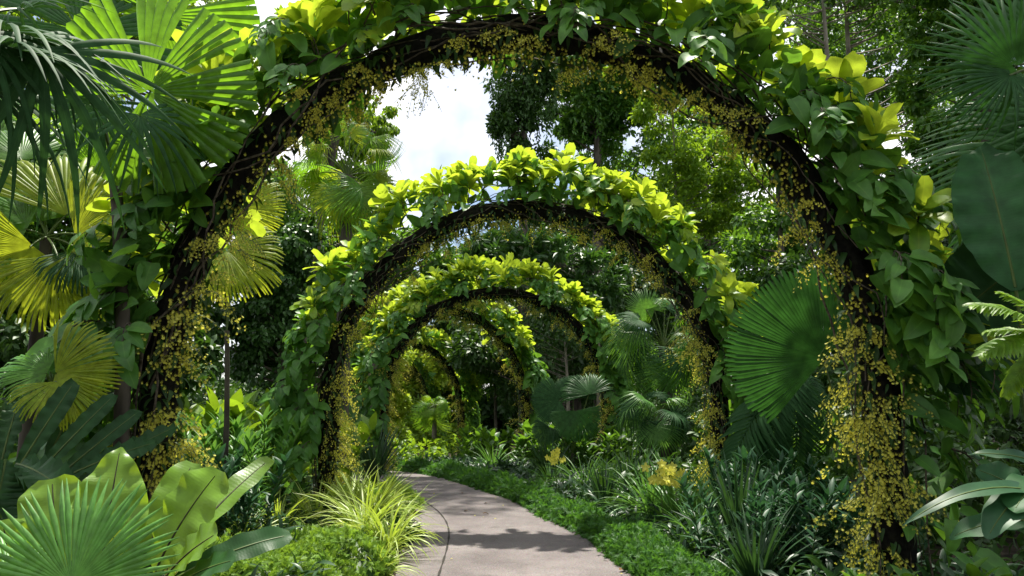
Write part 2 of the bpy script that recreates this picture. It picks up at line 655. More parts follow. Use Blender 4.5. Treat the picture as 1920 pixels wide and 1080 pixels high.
# right and left edge of the path, metres
RE = np.array([(1.9, -3), (1.6, 2.5), (1.38, 5), (1.13, 7.2), (.72, 9.9), (.15, 12.2), (-.65, 14.6), (-1.75, 17.6), (-2.95, 20.2), (-5.2, 23.2), (-8.5, 26), (-13, 28.4), (-20, 31)])
LE = np.array([(-.55, -3), (-.72, 2.5), (-.88, 5), (-1.02, 7.2), (-1.38, 9.9), (-1.98, 12.0), (-2.7, 13.9), (-3.7, 16.4), (-4.9, 18.6), (-6.7, 21.2), (-9.6, 23.8), (-14, 26.2), (-21, 28.6)])


def smooth(A, n=90):
    d = np.concatenate([[0], np.cumsum(np.linalg.norm(np.diff(A, axis=0), axis=1))])
    u = np.linspace(0, d[-1], n)
    B = np.stack([np.interp(u, d, A[:, k]) for k in range(2)], 1)
    for _ in range(6):
        B[1:-1] = (B[:-2] + 2 * B[1:-1] + B[2:]) / 4
    return B


REs, LEs = smooth(RE), smooth(LE)
cols = 8
V = []
for a, b in zip(LEs, REs):
    for c in range(cols + 1):
        p = a + (b - a) * c / cols
        V.append((p[0], p[1], gz(*p) + .03))
V = np.array(V)
mb = MB()
mb.add((V, grid_faces(len(LEs) - 1, cols), np.zeros((len(V), 2))))
tag(link('path', mb.mesh('path', M_PATH)), 'curving grey concrete garden path under the arches', None, None, 'structure')
# the expansion joint curving across the near path
jp = [(822, 1080), (838, 1030), (843, 1000), (838, 978), (822, 958), (800, 942), (772, 928)]
jw = []
for a in jp:
    r = ray(*a)
    k = (CAMZ - .034) / -r.z
    jw.append((r.x * k, r.y * k))
jw = smooth(np.array(jw), 40)
tg = np.gradient(jw, axis=0)
tg /= np.linalg.norm(tg, axis=1, keepdims=True)
nn = np.stack([-tg[:, 1], tg[:, 0]], 1)
V = []
for i, p in enumerate(jw):
    w = .009 + .004 * math.sin(i * 1.7)
    for s in (-1, 1):
        q = p + nn[i] * s * w
        V.append((q[0], q[1], .035))
mb = MB()
mb.add((np.array(V), grid_faces(39, 1), np.zeros((80, 2))))
tag(link('path_joint', mb.mesh('path_joint', M_JOINT)), 'thin dark joint line curving along the path', None, None, 'structure')


def on_path(x, y, m=0.0):
    xl = np.interp(y, LEs[:, 1], LEs[:, 0])
    xr = np.interp(y, REs[:, 1], REs[:, 0])
    return xl - m < x < xr + m


# ------------------------------------------------------------------ shared leaf pieces
r1 = np.random.default_rng(21)


def shoot_mesh(k, mat, L=(.11, .25), n=12, size=.34):
    """hanging climber shoot: origin at the stem, +Y outwards, +Z up"""
    rs = np.random.default_rng(100 + k)
    mb = MB()
    side = rs.uniform(-.15, .15)
    pts = []
    for i in range(7):
        t = i / 6
        pts.append((side * t, .05 + .20 * math.sin(t * 2.0), .05 * math.sin(t * 3) - size * t ** 1.4))
    pts = np.array(pts)
    mb.add(tube(pts, np.linspace(.007, .003, 7), 4), None, 1)
    for i in range(n):
        t = (i + rs.uniform(.1, .6)) / n
        p = np.array([np.interp(t, np.linspace(0, 1, 7), pts[:, c]) for c in range(3)])
        sg = -1 if i % 2 else 1
        d = np.array([sg * rs.uniform(.25, 1.0), rs.uniform(.05, .75), -rs.uniform(.35, 1.1)])
        z = np.array([sg * rs.uniform(-.1, .4), 1.0, rs.uniform(.25, 1.0)])
        l = rs.uniform(*L)
        st = rs.uniform(.03, .07)
        q = p + nrm(d) * st + np.array([0, .02, 0])
        mb.add(tube([p, (p + q) / 2 + np.array([0, 0, .01]), q], .0028, 3), None, 1)
        mb.add(blade(l, l * rs.uniform(.27, .34), 'heart', 6, rs.uniform(.15, .45), rs.uniform(.3, 1.1), rs.uniform(0, .35), .08, 1.3, rs=rs), basis(q, d, z), 0)
    return mb.mesh('leafy_shoot', [mat, M_STEM])


def rosette_mesh(k, mat, L=(.30, .42), n=11):
    """upright tuft of obovate leaves, +Z up"""
    rs = np.random.default_rng(300 + k)
    mb = MB()
    mb.add(tube([(0, 0, -.22), (.01, .01, -.1), (0, 0, 0)], [.008, .007, .006], 4), None, 1)
    for i in range(n):
        az = i * 2.4 + rs.uniform(-.3, .3)
        inc = .25 + .95 * (i / n) + rs.normal(0, .1)
        rad = np.array([math.cos(az), math.sin(az), 0])
        d = rad * math.sin(inc) + np.array([0, 0, math.cos(inc)])
        z = -rad * math.cos(inc) + np.array([0, 0, math.sin(inc)])
        l = rs.uniform(*L) * (1 - .25 * (1 - i / n))
        mb.add(blade(l, l * rs.uniform(.17, .22), 'obov', 7, rs.uniform(.15, .4), rs.uniform(.4, 1.5), .15, rs.uniform(.05, .3), 1.5, stalk=.02, rs=rs), basis((0, 0, -.06 * i / n), d, z), 0)
    return mb.mesh('leaf_rosette', [mat, M_STEM])


def flower_template():
    mb = MB()
    # dancing-lady shape: broad lip below, five small petals above
    mb.add(blade(.016, .011, 'obov', 2, .1, .3), basis((0, 0, 0), (0, .25, -1), (0, 1, .2)))
    for a in (-1.9, -.9, 0, .9, 1.9):
        mb.add(blade(.011, .004, 'ellip', 1, .1, .2), basis((0, 0, 0), (math.sin(a), .1, math.cos(a)), (0, 1, 0)))
    return mb.geo()


FLW = flower_template()


def spray_mesh(k, nflow=75, mat=None, size=.4):
    """branched spray of small golden flowers: origin at the base, +Y outwards, falls to -Z"""
    rs = np.random.default_rng(500 + k)
    mb = MB()
    locs, ys_, zs_ = [], [], []
    for b in range(6):
        az = rs.uniform(-1.1, 1.1)
        ln = size * rs.uniform(.55, 1.1)
        up = rs.uniform(-.1, .45)
        pts = []
        for i in range(7):
            t = i / 6
            pts.append((math.sin(az) * ln * t * .8, math.cos(az) * ln * t * .75, ln * (up * t - (.55 + up) * t ** 2)))
        pts = np.array(pts)
        mb.add(tube(pts, .0028, 3), None, 1)
        for j in range(nflow // 6):
            t = rs.uniform(.25, 1)
            p = np.array([np.interp(t, np.linspace(0, 1, 7), pts[:, c]) for c in range(3)]) + rs.normal(0, .019, 3)
            locs.append(p)
            ys_.append(np.array([0, .35, 1]) + rs.normal(0, .35, 3))
            # template faces +Y with up +Z : build frames with z=up, y=face
    locs = np.array(locs)
    face = np.array([0, 1, 0]) + rs.normal(0, .55, (len(locs), 3))
    upv = np.array([0, 0, 1]) + rs.normal(0, .3, (len(locs), 3))
    mb.many(FLW, bases_np(locs, face, upv, rs.uniform(.85, 1.3, len(locs))), 0)
    return mb.mesh('flower_spray', [mat, M_GREENSTEM])


SHOOT = [shoot_mesh(k, M_VINE) for k in range(7)]
SHOOT_Y = [shoot_mesh(20 + k, M_YOUNG, (.17, .25), 7, .3) for k in range(4)]
ROS_Y = [rosette_mesh(k, M_YOUNG) for k in range(6)]
ROS_G = [rosette_mesh(10 + k, M_VINE, (.22, .32), 9) for k in range(4)]
SPRAY = [spray_mesh(k, 130, M_FLOWER, .46) for k in range(5)]
SPRAY_O = [spray_mesh(10 + k, 90, M_FLOWER_O, .3) for k in range(4)]


# ------------------------------------------------------------------ the arches
class Arch:
    def __init__(s, cx, cy, th, a, b, spring, zb):
        s.c = np.array([cx, cy, 0.0])
        s.ax = np.array([math.cos(th), math.sin(th), 0])
        s.fn = np.array([math.sin(th), -math.cos(th), 0])
        s.a, s.b, s.sp, s.zb = a, b, spring, zb
        hp = spring - zb
        pts = [(-a, zb + hp * i / 20) for i in range(20)]
        pts += [(-a * math.cos(t), spring + b * math.sin(t)) for t in np.linspace(0, math.pi, 81)]
        pts += [(a, spring - hp * (i + 1) / 20) for i in range(20)]
        s.p = np.array(pts)
        d = np.concatenate([[0], np.cumsum(np.linalg.norm(np.diff(s.p, axis=0), axis=1))])
        s.d, s.len = d, d[-1]

    def at(s, t):
        """t in 0..1 -> point, tangent, outward normal"""
        u = t * s.len
        q = np.array([np.interp(u, s.d, s.p[:, 0]), np.interp(u, s.d, s.p[:, 1])])
        e = .02 * s.len
        q0 = np.array([np.interp(max(0, u - e), s.d, s.p[:, 0]), np.interp(max(0, u - e), s.d, s.p[:, 1])])
        q1 = np.array([np.interp(min(s.len, u + e), s.d, s.p[:, 0]), np.interp(min(s.len, u + e), s.d, s.p[:, 1])])
        tt = (q1 - q0) / np.linalg.norm(q1 - q0)
        n2 = np.array([-tt[1], tt[0]])
        w = lambda v: s.ax * v[0] + np.array([0, 0, 1.0]) * v[1]
        return s.c + w(q), w(tt), w(n2)


def build_arch(label, cx, cy, th, a, b, spring, zb, seed, nshoot, nros, nspray, nstem, dens=None, gold=None, lush=1.0, big=1.0, front=None):
    rs = np.random.default_rng(seed)
    A = Arch(cx, cy, th, a, b, spring, zb)
    root = thing('flower_arch', label, 'flower arch', (cx, cy, zb), 'flower arches over the path')
    # frame body: lumpy, root-covered
    n, sides = 150, 14
    mb = MB()
    ph = np.linspace(0, 2 * math.pi, sides + 1)
    lum = rs.normal(0, 1, (n + 1, sides + 1))
    for _ in range(2):
        lum[1:-1] = (lum[:-2] + lum[1:-1] + lum[2:]) / 3
    lum[:, -1] = lum[:, 0]
    V = np.zeros((n + 1, sides + 1, 3))
    UV = np.zeros((n + 1, sides + 1, 2))
    for i in range(n + 1):
        p, tg_, nn_ = A.at(i / n)
        rr = .125 * (1 + .3 * lum[i])
        V[i] = p + (np.cos(ph)[:, None] * nn_ + np.sin(ph)[:, None] * A.fn) * rr[:, None]
    mb.add((V.reshape(-1, 3), grid_faces(n, sides), UV.reshape(-1, 2)))
    link('arch_frame', mb.mesh('arch_frame', M_ROOT), root, Matrix.Identity(4))
    # creeper stems
    for k in range(nstem):
        side = rs.choice([0, 1, 2])
        if side == 0:
            t0, t1 = 0.0, rs.uniform(.3, .62)
        elif side == 1:
            t0, t1 = rs.uniform(.38, .7), 1.0
        else:
            t0 = rs.uniform(.1, .6)
            t1 = t0 + rs.uniform(.15, .35)
        f = rs.uniform(-.6, 1.7)
        m = max(12, int((t1 - t0) * 110))
        pts = []
        fr, off, fv, ov = f, rs.uniform(.13, .18), 0, 0
        for i in range(m):
            t = t0 + (t1 - t0) * i / (m - 1)
            p, tg_, nn_ = A.at(t)
            post = min(t, 1 - t) < .14
            fv = .8 * fv + rs.normal(0, .05 if post else .16)
            ov = .8 * ov + rs.normal(0, .004 if post else .013)
            fr = fr + fv
            fr = f + (fr - f) * .95
            off = np.clip(off + ov, .12, .27)
            pts.append(p + (math.cos(fr) * nn_ + math.sin(fr) * A.fn) * off)
        mb = MB()
        r0 = rs.uniform(.005, .011)
        mb.add(tube(pts, np.linspace(r0, r0 * .7, m), 5))
        link('creeper_stem', mb.mesh('creeper_stem', M_STEM), root, Matrix.Identity(4))
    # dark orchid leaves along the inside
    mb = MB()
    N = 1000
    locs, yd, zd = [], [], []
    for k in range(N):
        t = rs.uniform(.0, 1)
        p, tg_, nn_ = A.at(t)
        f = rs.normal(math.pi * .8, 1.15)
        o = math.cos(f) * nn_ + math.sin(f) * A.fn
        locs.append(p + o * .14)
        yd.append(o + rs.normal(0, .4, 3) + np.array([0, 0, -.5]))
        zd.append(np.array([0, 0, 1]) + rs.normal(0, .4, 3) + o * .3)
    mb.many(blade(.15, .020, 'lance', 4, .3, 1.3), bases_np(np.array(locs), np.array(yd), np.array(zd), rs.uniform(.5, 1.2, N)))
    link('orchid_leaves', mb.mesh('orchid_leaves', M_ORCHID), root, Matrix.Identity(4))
    dens = dens or (lambda t, p: 1.0)
    fmean = front or (lambda t, p, n: .25 + .45 * (1 - max(0, n[2])))
    gold = gold or (lambda t, p: 1.0)
    up = np.array([0, 0, 1.0])
    # hanging shoots on the outside and both faces
    c = 0
    while c < nshoot:
        t = rs.uniform(.01, .99)
        p, tg_, nn_ = A.at(t)
        if rs.uniform() > dens(t, p):
            continue
        f = np.clip(rs.normal(fmean(t, p, nn_), .5), -1.3, 1.5)
        o = math.cos(f) * nn_ + math.sin(f) * A.fn
        hz = np.array([o[0], o[1], 0])
        if np.linalg.norm(hz) < .35:
            hz = A.fn * (1 if rs.uniform() < .7 else -1) + hz
        hz = hz / np.linalg.norm(hz) + A.fn * .45 + rs.normal(0, .25, 3) * np.array([1, 1, 0])
        topness = max(0, nn_[2])
        off = .14 + rs.uniform(0, .38) * lush + .14 * topness
        loc = p + o * off
        sc = rs.uniform(.75, 1.15) * big * (1 - .38 * topness)
        me = SHOOT[rs.integers(len(SHOOT))]
        if topness > .5 and rs.uniform() < .25 and o[2] > .4:
            me = SHOOT_Y[rs.integers(len(SHOOT_Y))]
        link('leafy_shoot', me, root, basis(loc, hz, up + rs.normal(0, .15, 3), sc))
        c += 1
    # single leaves growing close against the frame
    TM = [blade(1, .31, 'heart', 6, .3, c_, .2, .06, 1.3, rs=rs) for c_ in (.3, .6, .9)]
    mb = MB()
    for T_ in TM:
        locs, yd, zd = [], [], []
        while len(locs) < (330 if big < 1.09 else 210):
            t = rs.uniform(.01, .99)
            p, tg_, nn_ = A.at(t)
            if rs.uniform() > dens(t, p) * (1 - .6 * max(0, nn_[2])):
                continue
            f = np.clip(rs.normal(fmean(t, p, nn_) * .9, .5), -1.2, 1.4)
            o = math.cos(f) * nn_ + math.sin(f) * A.fn
            locs.append(p + o * (.15 + rs.uniform(0, .4) * lush))
            yd.append(o * .5 + np.array([0, 0, -.55 + .9 * max(0, o[2])]) + rs.normal(0, .4, 3))
            zd.append(o + np.array([0, 0, .5]) + A.fn * .3 + rs.normal(0, .3, 3))
        mb.many(T_, bases_np(np.array(locs), np.array(yd), np.array(zd), rs.uniform(.14, .26, len(locs)) * big))
    link('climber_leaves', mb.mesh('climber_leaves', M_VINE), root, Matrix.Identity(4))
    # upright rosettes of young leaves along the back of the curve
    for k in range(nros):
        t = np.clip(rs.normal(.5, .17), .16, .84)
        if k < nros * .7:
            t = .2 + .6 * (k + rs.uniform(0, 1)) / (nros * .7)
        p, tg_, nn_ = A.at(t)
        f = rs.normal(0, .45)
        o = math.cos(f) * nn_ + math.sin(f) * A.fn
        yy = np.cross(up, o) if abs(o[2]) < .95 else A.ax
        z = o * .6 + up * .8 + rs.normal(0, .12, 3)
        young = nn_[2] > .35 or rs.uniform() < .4
        me = (ROS_Y if young and rs.uniform() < .88 else ROS_G)
        me = me[rs.integers(len(me))]
        off = rs.uniform(.36, .60) * lush
        link('leaf_rosette', me, root, basis(p + o * off, yy + rs.normal(0, .3, 3), z, rs.uniform(.75, 1.15) * big))
    locs, fc, uv_ = [], [], []
    while len(locs) < nspray * 24:
        t = rs.uniform(.02, .98)
        p, tg_, nn_ = A.at(t)
        if rs.uniform() > gold(t, p) * (.35 + .65 * (math.sin(t * 61 + seed) > -.2)):
            continue
        f = rs.normal(math.pi - .5, .5)
        o = math.cos(f) * nn_ + math.sin(f) * A.fn
        locs.append(p + o * (.14 + abs(rs.normal(0, .07))) + np.array([0, 0, -abs(rs.normal(0, .05))]))
        fc.append(o + A.fn * .5 + rs.normal(0, .5, 3))
        uv_.append(np.array([0, 0, 1]) + rs.normal(0, .3, 3))
    mb = MB()
    mb.many(FLW, bases_np(np.array(locs), np.array(fc), np.array(uv_), rs.uniform(.85, 1.3, len(locs))))
    link('flower_cover', mb.mesh('flower_cover', M_FLOWER_O), root, Matrix.Identity(4))
    # golden sprays inside the curve
    c = 0
    while c < nspray:
        t = rs.uniform(.02, .98)
        p, tg_, nn_ = A.at(t)
        if rs.uniform() > gold(t, p):
            continue
        f = rs.normal(math.pi - .45, .55)
        o = math.cos(f) * nn_ + math.sin(f) * A.fn
        h = o + A.fn * .35 + rs.normal(0, .25, 3)
        hz = np.array([h[0], h[1], h[2] * .6])
        top = -nn_[2]
        me = SPRAY if (nn_[2] < .45 or rs.uniform() < .3) else SPRAY_O
        sc = rs.uniform(.7, 1.1) * (1 if nn_[2] < .4 else .75)
        link('flower_spray', me[rs.integers(len(me))], root, basis(p + o * (.13 + (rs.uniform(0, .22) if nn_[2] > .25 else 0)), hz, up + rs.normal(0, .2, 3), sc))
        c += 1
    return root


def dens1(t, p):
    z = p[2]
    if z < .5:
        return .08
    if z < 1.25:
        return .3
    if z < 1.7:
        return .5
    return 1.0


def dens2(t, p):
    return .55 if p[2] < 1.0 else 1.0


def gold1(t, p):
    z = p[2]
    if p[0] > 0:
        return 1.0
    return .95 if z < 2.0 else .8


build_arch('nearest flower arch, with large pointed leaves and golden sprays, framing the view', .06, 5.72, 0, 2.68, 2.82, 1.62, 0, 41, 100, 92, 96, 26, dens1, gold1, 1.05, 1.08, lambda t, p, n: (.85 if p[0] > 0 else .5) - .55 * max(0, n[2] - .45) / .55 if p[2] > 1.9 else .35)
build_arch('second flower arch over the path, lime leaf tufts along its whole crown', .165, 10.7, 0, 2.70, 2.70, 1.62, 0, 42, 100, 95, 90, 26, dens2, gold1, 1.1, 1.1, lambda t, p, n: .5 if n[2] < .5 else .3)
build_arch('third flower arch, seen whole inside the second with a dense lime top', -.36, 18.5, math.radians(6), 2.70, 2.66, 1.62, -.08, 43, 100, 95, 80, 12, lambda t, p: 1 if p[2] > 1 else .7, None, 1.15, 1.2, lambda t, p, n: .75 if n[2] < .5 else .35)
build_arch('fourth flower arch, turned with the curve, dark behind the third', -1.80, 20.9, math.radians(36), 2.70, 2.72, 1.45, -.25, 44, 100, 70, 70, 10, None, None, 1.15, 1.35, lambda t, p, n: .75 - .4 * max(0, n[2]))
build_arch('fifth flower arch, half hidden, its right leg beside yellow light', -3.72, 29.0, math.radians(52), 2.70, 2.72, 1.15, -.45, 45, 100, 70, 70, 6, None, None, 1.15, 1.35, lambda t, p, n: .75 - .4 * max(0, n[2]))
build_arch('farthest flower arch, a thin leafy leg at the end of the path', -5.7, 37.0, math.radians(58), 2.70, 2.72, 1.1, -.45, 46, 100, 70, 70, 4, None, None, 1.15, 1.35, lambda t, p, n: .75 - .4 * max(0, n[2]))

# ------------------------------------------------------------------ helpers for planting
def Gp(px, py, h=0.0):
    r = ray(px, py)
    k = (CAMZ - h) / -r.z
    return Vector((r.x * k, r.y * k, h))


def ground_at(px, d):
    r = ray(px, HORIZON)
    x = r.x / r.y * d
    return Vector((x, d, gz(x, d)))


CAM = Vector((0, 0, CAMZ))
LEAF_LO = blade(1, .26, 'ovate', 2, .25, .6)
LEAF_LONG = blade(1, .12, 'lance', 3, .25, .8)
LEAF_ROUND = blade(1, .36, 'heart', 3, .25, .7)


def clumps(mb, centres, radii, nper, leafL, tmpl, rs, droop=.3, squash=.75, mi=0, shell=.35):
    locs, yd, zd, sc = [], [], [], []
    for c, r in zip(centres, radii):
        n = nper if np.isscalar(nper) else nper
        d = rs.normal(0, 1, (n, 3))
        d /= np.linalg.norm(d, axis=1, keepdims=True)
        rad = r * (shell + (1 - shell) * rs.uniform(0, 1, n) ** .6)
        off = d * rad[:, None]
        off[:, 2] *= squash
        locs.append(np.asarray(c) + off)
        y = d * .7 + rs.normal(0, .6, (n, 3))
        y[:, 2] -= droop
        z = d * .5 + rs.normal(0, .45, (n, 3))
        z[:, 2] += .8
        yd.append(y)
        zd.append(z)
        sc.append(leafL * rs.uniform(.65, 1.3, n))
    if locs:
        mb.many(tmpl, bases_np(np.concatenate(locs), np.concatenate(yd), np.concatenate(zd), np.concatenate(sc)), mi)


def bezier(a, b, c, n=8):
    t = np.linspace(0, 1, n)[:, None]
    a, b, c = (np.array(tuple(v), float) for v in (a, b, c))
    return (1 - t) ** 2 * a + 2 * t * (1 - t) * b + t ** 2 * c


# ------------------------------------------------------------------ trees
def tree(name, label, tpx, d, crowns, nclump, nleaf, leafL, mat, bark=None, r0=.2, droop=.3, seed=1, tmpl=None, clr=.11, group='trees around the arches', limbs=True, depth=1.0, base=None, hang=0):
    """crowns: ellipses (px, py, rx, ry) at distance d; the trunk stands at tpx"""
    rs = np.random.default_rng(seed)
    g = ground_at(tpx, d) if base is None else Vector(base)
    root = thing(name, label, 'tree', g, group)
    cs, rad, tot = [], [], sum(c[2] * c[3] for c in crowns)
    for (px, py, rx, ry) in crowns:
        c = P(px, py, d)
        s = d / FPX
        k = max(2, int(nclump * rx * ry / tot))
        for _ in range(k):
            v = rs.normal(0, 1, 3)
            v /= np.linalg.norm(v)
            q = rs.uniform(.15, 1) ** .5
            cs.append(np.array([c.x + v[0] * q * rx * s, c.y + v[1] * q * max(rx, ry) * s * depth, c.z + v[2] * q * ry * s]))
            rad.append(rs.uniform(.6, 1.3) * clr * math.sqrt(rx * ry) * s * 3)
    cs = np.array(cs)
    mb = MB()
    clumps(mb, cs, rad, nleaf, leafL, tmpl or LEAF_LO, rs, droop, .7)
    if hang:
        # strands of creeper leaves hanging from the crown
        L_, Y_, Z_ = [], [], []
        for _ in range(hang):
            c = cs[rs.integers(len(cs))] + rs.normal(0, .3, 3)
            ln = rs.uniform(.8, 2.6)
            for j in range(int(ln / .07)):
                L_.append(c + np.array([rs.normal(0, .05), rs.normal(0, .05), -j * .07]))
                Y_.append(np.array([rs.normal(0, .6), rs.normal(0, .6), -1]))
                Z_.append(np.array([rs.normal(0, 1), -1, .6]))
        mb.many(tmpl or LEAF_LO, bases_np(np.array(L_), np.array(Y_), np.array(Z_), leafL * .8))
    link('crown', mb.mesh('crown', mat), root, Matrix.Identity(4))
    mb = MB()
    topz = max(P(c[0], c[1], d).z for c in crowns)
    tc = P(np.average([c[0] for c in crowns]), 0, d)
    top = Vector((g.x + (tc.x - g.x) * .1, g.y, topz))
    pts = [g + (top - g) * t + Vector((math.sin(t * 5 + seed) * .12, math.cos(t * 4) * .1, 0)) * min(1, 4 * t) * (1 - t) for t in np.linspace(0, 1, 14)]
    mb.add(tube(pts, r0 * (1 - .75 * np.linspace(0, 1, 14) ** .8), 8))
    if limbs:
        for i in range(0, len(cs), max(1, len(cs) // 40)):
            c = cs[i]
            hd = math.hypot(c[0] - g.x, c[1] - g.y)
            t = np.clip((c[2] - g.z - hd * rs.uniform(.3, .6)) / max(.5, topz - g.z), .25, .95)
            a = g + (top - g) * t
            m = (Vector(c) + a) / 2 + Vector((0, 0, -.08 * (Vector(c) - a).length))
            mb.add(tube(bezier(a, m, c, 7), np.linspace(r0 * .16, r0 * .03, 7), 4))
    link('trunk', mb.mesh('trunk', bark or M_BARK), root, Matrix.Identity(4))
    return root


# through the arches
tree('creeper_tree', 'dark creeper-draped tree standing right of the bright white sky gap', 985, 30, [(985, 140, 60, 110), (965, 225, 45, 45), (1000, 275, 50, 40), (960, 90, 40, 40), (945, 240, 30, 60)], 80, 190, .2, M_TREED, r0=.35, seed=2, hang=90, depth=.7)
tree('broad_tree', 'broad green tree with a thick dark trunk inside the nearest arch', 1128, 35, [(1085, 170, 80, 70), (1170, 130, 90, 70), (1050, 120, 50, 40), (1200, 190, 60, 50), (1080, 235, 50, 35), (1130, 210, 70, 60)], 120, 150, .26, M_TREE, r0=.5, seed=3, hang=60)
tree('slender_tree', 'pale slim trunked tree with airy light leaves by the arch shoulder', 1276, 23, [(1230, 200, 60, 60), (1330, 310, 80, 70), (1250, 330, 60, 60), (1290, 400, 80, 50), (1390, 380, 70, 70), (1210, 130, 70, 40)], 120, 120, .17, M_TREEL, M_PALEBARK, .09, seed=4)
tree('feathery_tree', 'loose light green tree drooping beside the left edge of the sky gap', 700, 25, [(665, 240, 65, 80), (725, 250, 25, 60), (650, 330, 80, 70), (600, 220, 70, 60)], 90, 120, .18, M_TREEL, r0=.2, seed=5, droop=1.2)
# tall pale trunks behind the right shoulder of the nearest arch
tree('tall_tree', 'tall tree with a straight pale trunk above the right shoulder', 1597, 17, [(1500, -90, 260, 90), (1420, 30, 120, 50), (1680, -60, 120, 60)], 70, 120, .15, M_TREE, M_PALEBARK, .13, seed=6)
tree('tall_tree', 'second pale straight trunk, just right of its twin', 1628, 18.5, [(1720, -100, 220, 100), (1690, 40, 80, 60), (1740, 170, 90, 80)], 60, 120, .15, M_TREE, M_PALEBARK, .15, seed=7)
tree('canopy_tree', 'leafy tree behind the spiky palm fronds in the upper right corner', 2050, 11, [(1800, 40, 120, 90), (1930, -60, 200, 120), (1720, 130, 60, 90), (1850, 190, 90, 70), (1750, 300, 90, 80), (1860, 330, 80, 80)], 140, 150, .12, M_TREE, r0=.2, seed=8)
tree('canopy_tree', 'dark tree added out of view to shade the right side', 2150, 9.5, [(2150, -250, 420, 190), (1950, -330, 320, 120)], 110, 170, .16, M_TREED, r0=.25, seed=9)  # unseen crown, placed for shade on the right
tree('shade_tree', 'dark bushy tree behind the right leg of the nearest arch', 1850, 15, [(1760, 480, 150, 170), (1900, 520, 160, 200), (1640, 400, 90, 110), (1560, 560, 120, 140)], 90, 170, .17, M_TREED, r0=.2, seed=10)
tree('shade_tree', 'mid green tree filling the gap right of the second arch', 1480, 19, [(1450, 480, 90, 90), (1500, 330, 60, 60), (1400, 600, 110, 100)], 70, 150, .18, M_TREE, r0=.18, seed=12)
# high canopy, mostly above the picture, added to shade the right-hand bed and the path
def canopy(name, label, gx, gy, c, r, n, nper, leafL, seed, r0=.22):
    rs = np.random.default_rng(seed)
    root = thing(name, label, 'tree', (gx, gy, gz(gx, gy)), 'trees around the arches')
    v = rs.normal(0, 1, (n, 3))
    v /= np.linalg.norm(v, axis=1, keepdims=True)
    cs = np.array(c) + v * np.array(r) * rs.uniform(.1, 1, (n, 1)) ** .5
    mb = MB()
    clumps(mb, cs, rs.uniform(.4, .9, n), nper, leafL, LEAF_LO, rs, .3, .6)
    link('crown', mb.mesh('crown', M_TREED), root, Matrix.Identity(4))
    mb = MB()
    top = Vector(c)
    pts = bezier((gx, gy, gz(gx, gy)), (gx, gy, c[2] * .97), top, 12)
    mb.add(tube(pts, np.linspace(r0, r0 * .3, 12), 8))
    for q in cs[::max(1, n // 30)]:
        a = pts[rs.integers(6, 11)]
        mb.add(tube(bezier(a, (a + q) / 2 - np.array([0, 0, .2]), q, 7), np.linspace(r0 * .2, .01, 7), 5))
    link('trunk', mb.mesh('trunk', M_BARK), root, Matrix.Identity(4))


canopy('canopy_tree', 'tall spreading tree added to shade the right-hand bed', 8.5, 13, (6.2, 9.9, 10.2), (3.7, 4.8, 1.3), 190, 110, .17, 71)
canopy('canopy_tree', 'very tall tree added high over the path to shade it', -5.6, 20.2, (-1.0, 19.5, 14.6), (3.4, 3.2, 1.4), 85, 80, .2, 72)
# left side
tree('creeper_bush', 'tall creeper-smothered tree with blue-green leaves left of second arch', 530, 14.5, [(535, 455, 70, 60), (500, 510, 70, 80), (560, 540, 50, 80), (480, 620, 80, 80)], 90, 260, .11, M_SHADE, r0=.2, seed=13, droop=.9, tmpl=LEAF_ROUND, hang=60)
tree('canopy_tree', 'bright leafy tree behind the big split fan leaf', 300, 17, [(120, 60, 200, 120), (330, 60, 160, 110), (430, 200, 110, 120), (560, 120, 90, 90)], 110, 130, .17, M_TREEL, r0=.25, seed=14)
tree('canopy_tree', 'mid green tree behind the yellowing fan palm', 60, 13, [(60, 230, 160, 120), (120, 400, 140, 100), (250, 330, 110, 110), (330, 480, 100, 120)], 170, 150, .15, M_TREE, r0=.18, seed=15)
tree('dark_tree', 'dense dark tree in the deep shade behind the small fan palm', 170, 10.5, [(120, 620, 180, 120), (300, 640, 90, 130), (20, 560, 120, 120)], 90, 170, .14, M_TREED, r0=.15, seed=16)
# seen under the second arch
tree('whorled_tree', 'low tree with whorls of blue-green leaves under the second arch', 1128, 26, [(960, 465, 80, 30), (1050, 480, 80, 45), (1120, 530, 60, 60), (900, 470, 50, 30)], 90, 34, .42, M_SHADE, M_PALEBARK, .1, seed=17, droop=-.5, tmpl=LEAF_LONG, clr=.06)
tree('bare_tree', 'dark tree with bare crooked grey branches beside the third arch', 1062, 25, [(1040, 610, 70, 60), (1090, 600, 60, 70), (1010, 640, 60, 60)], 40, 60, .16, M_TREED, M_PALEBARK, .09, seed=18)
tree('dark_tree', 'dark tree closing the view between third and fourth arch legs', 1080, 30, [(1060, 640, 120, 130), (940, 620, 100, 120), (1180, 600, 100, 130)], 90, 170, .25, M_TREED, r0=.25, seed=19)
tree('sunlit_tree', 'sunlit yellow-green tree at the bend left of third arch', 690, 27, [(700, 620, 50, 60), (640, 580, 60, 60), (715, 700, 50, 60), (730, 780, 40, 50)], 90, 170, .2, M_YOUNG, r0=.15, seed=20)  # lime young-leaf colour stands in for sunlight on the crown
tree('sunlit_tree', 'sunlit small tree glowing beyond the fifth arch', 790, 46, [(770, 700, 60, 50), (830, 690, 50, 60), (740, 750, 60, 50), (880, 680, 40, 50), (800, 790, 60, 40)], 110, 170, .3, M_YOUNG, r0=.15, seed=22)  # sunlight here comes from the lime leaf colour
tree('wood_tree', 'tall dark tree closing the view between the sky gap and third arch', 640, 40, [(600, 480, 140, 130), (760, 470, 100, 70), (500, 400, 100, 120)], 90, 140, .36, M_TREE, r0=.4, seed=23)
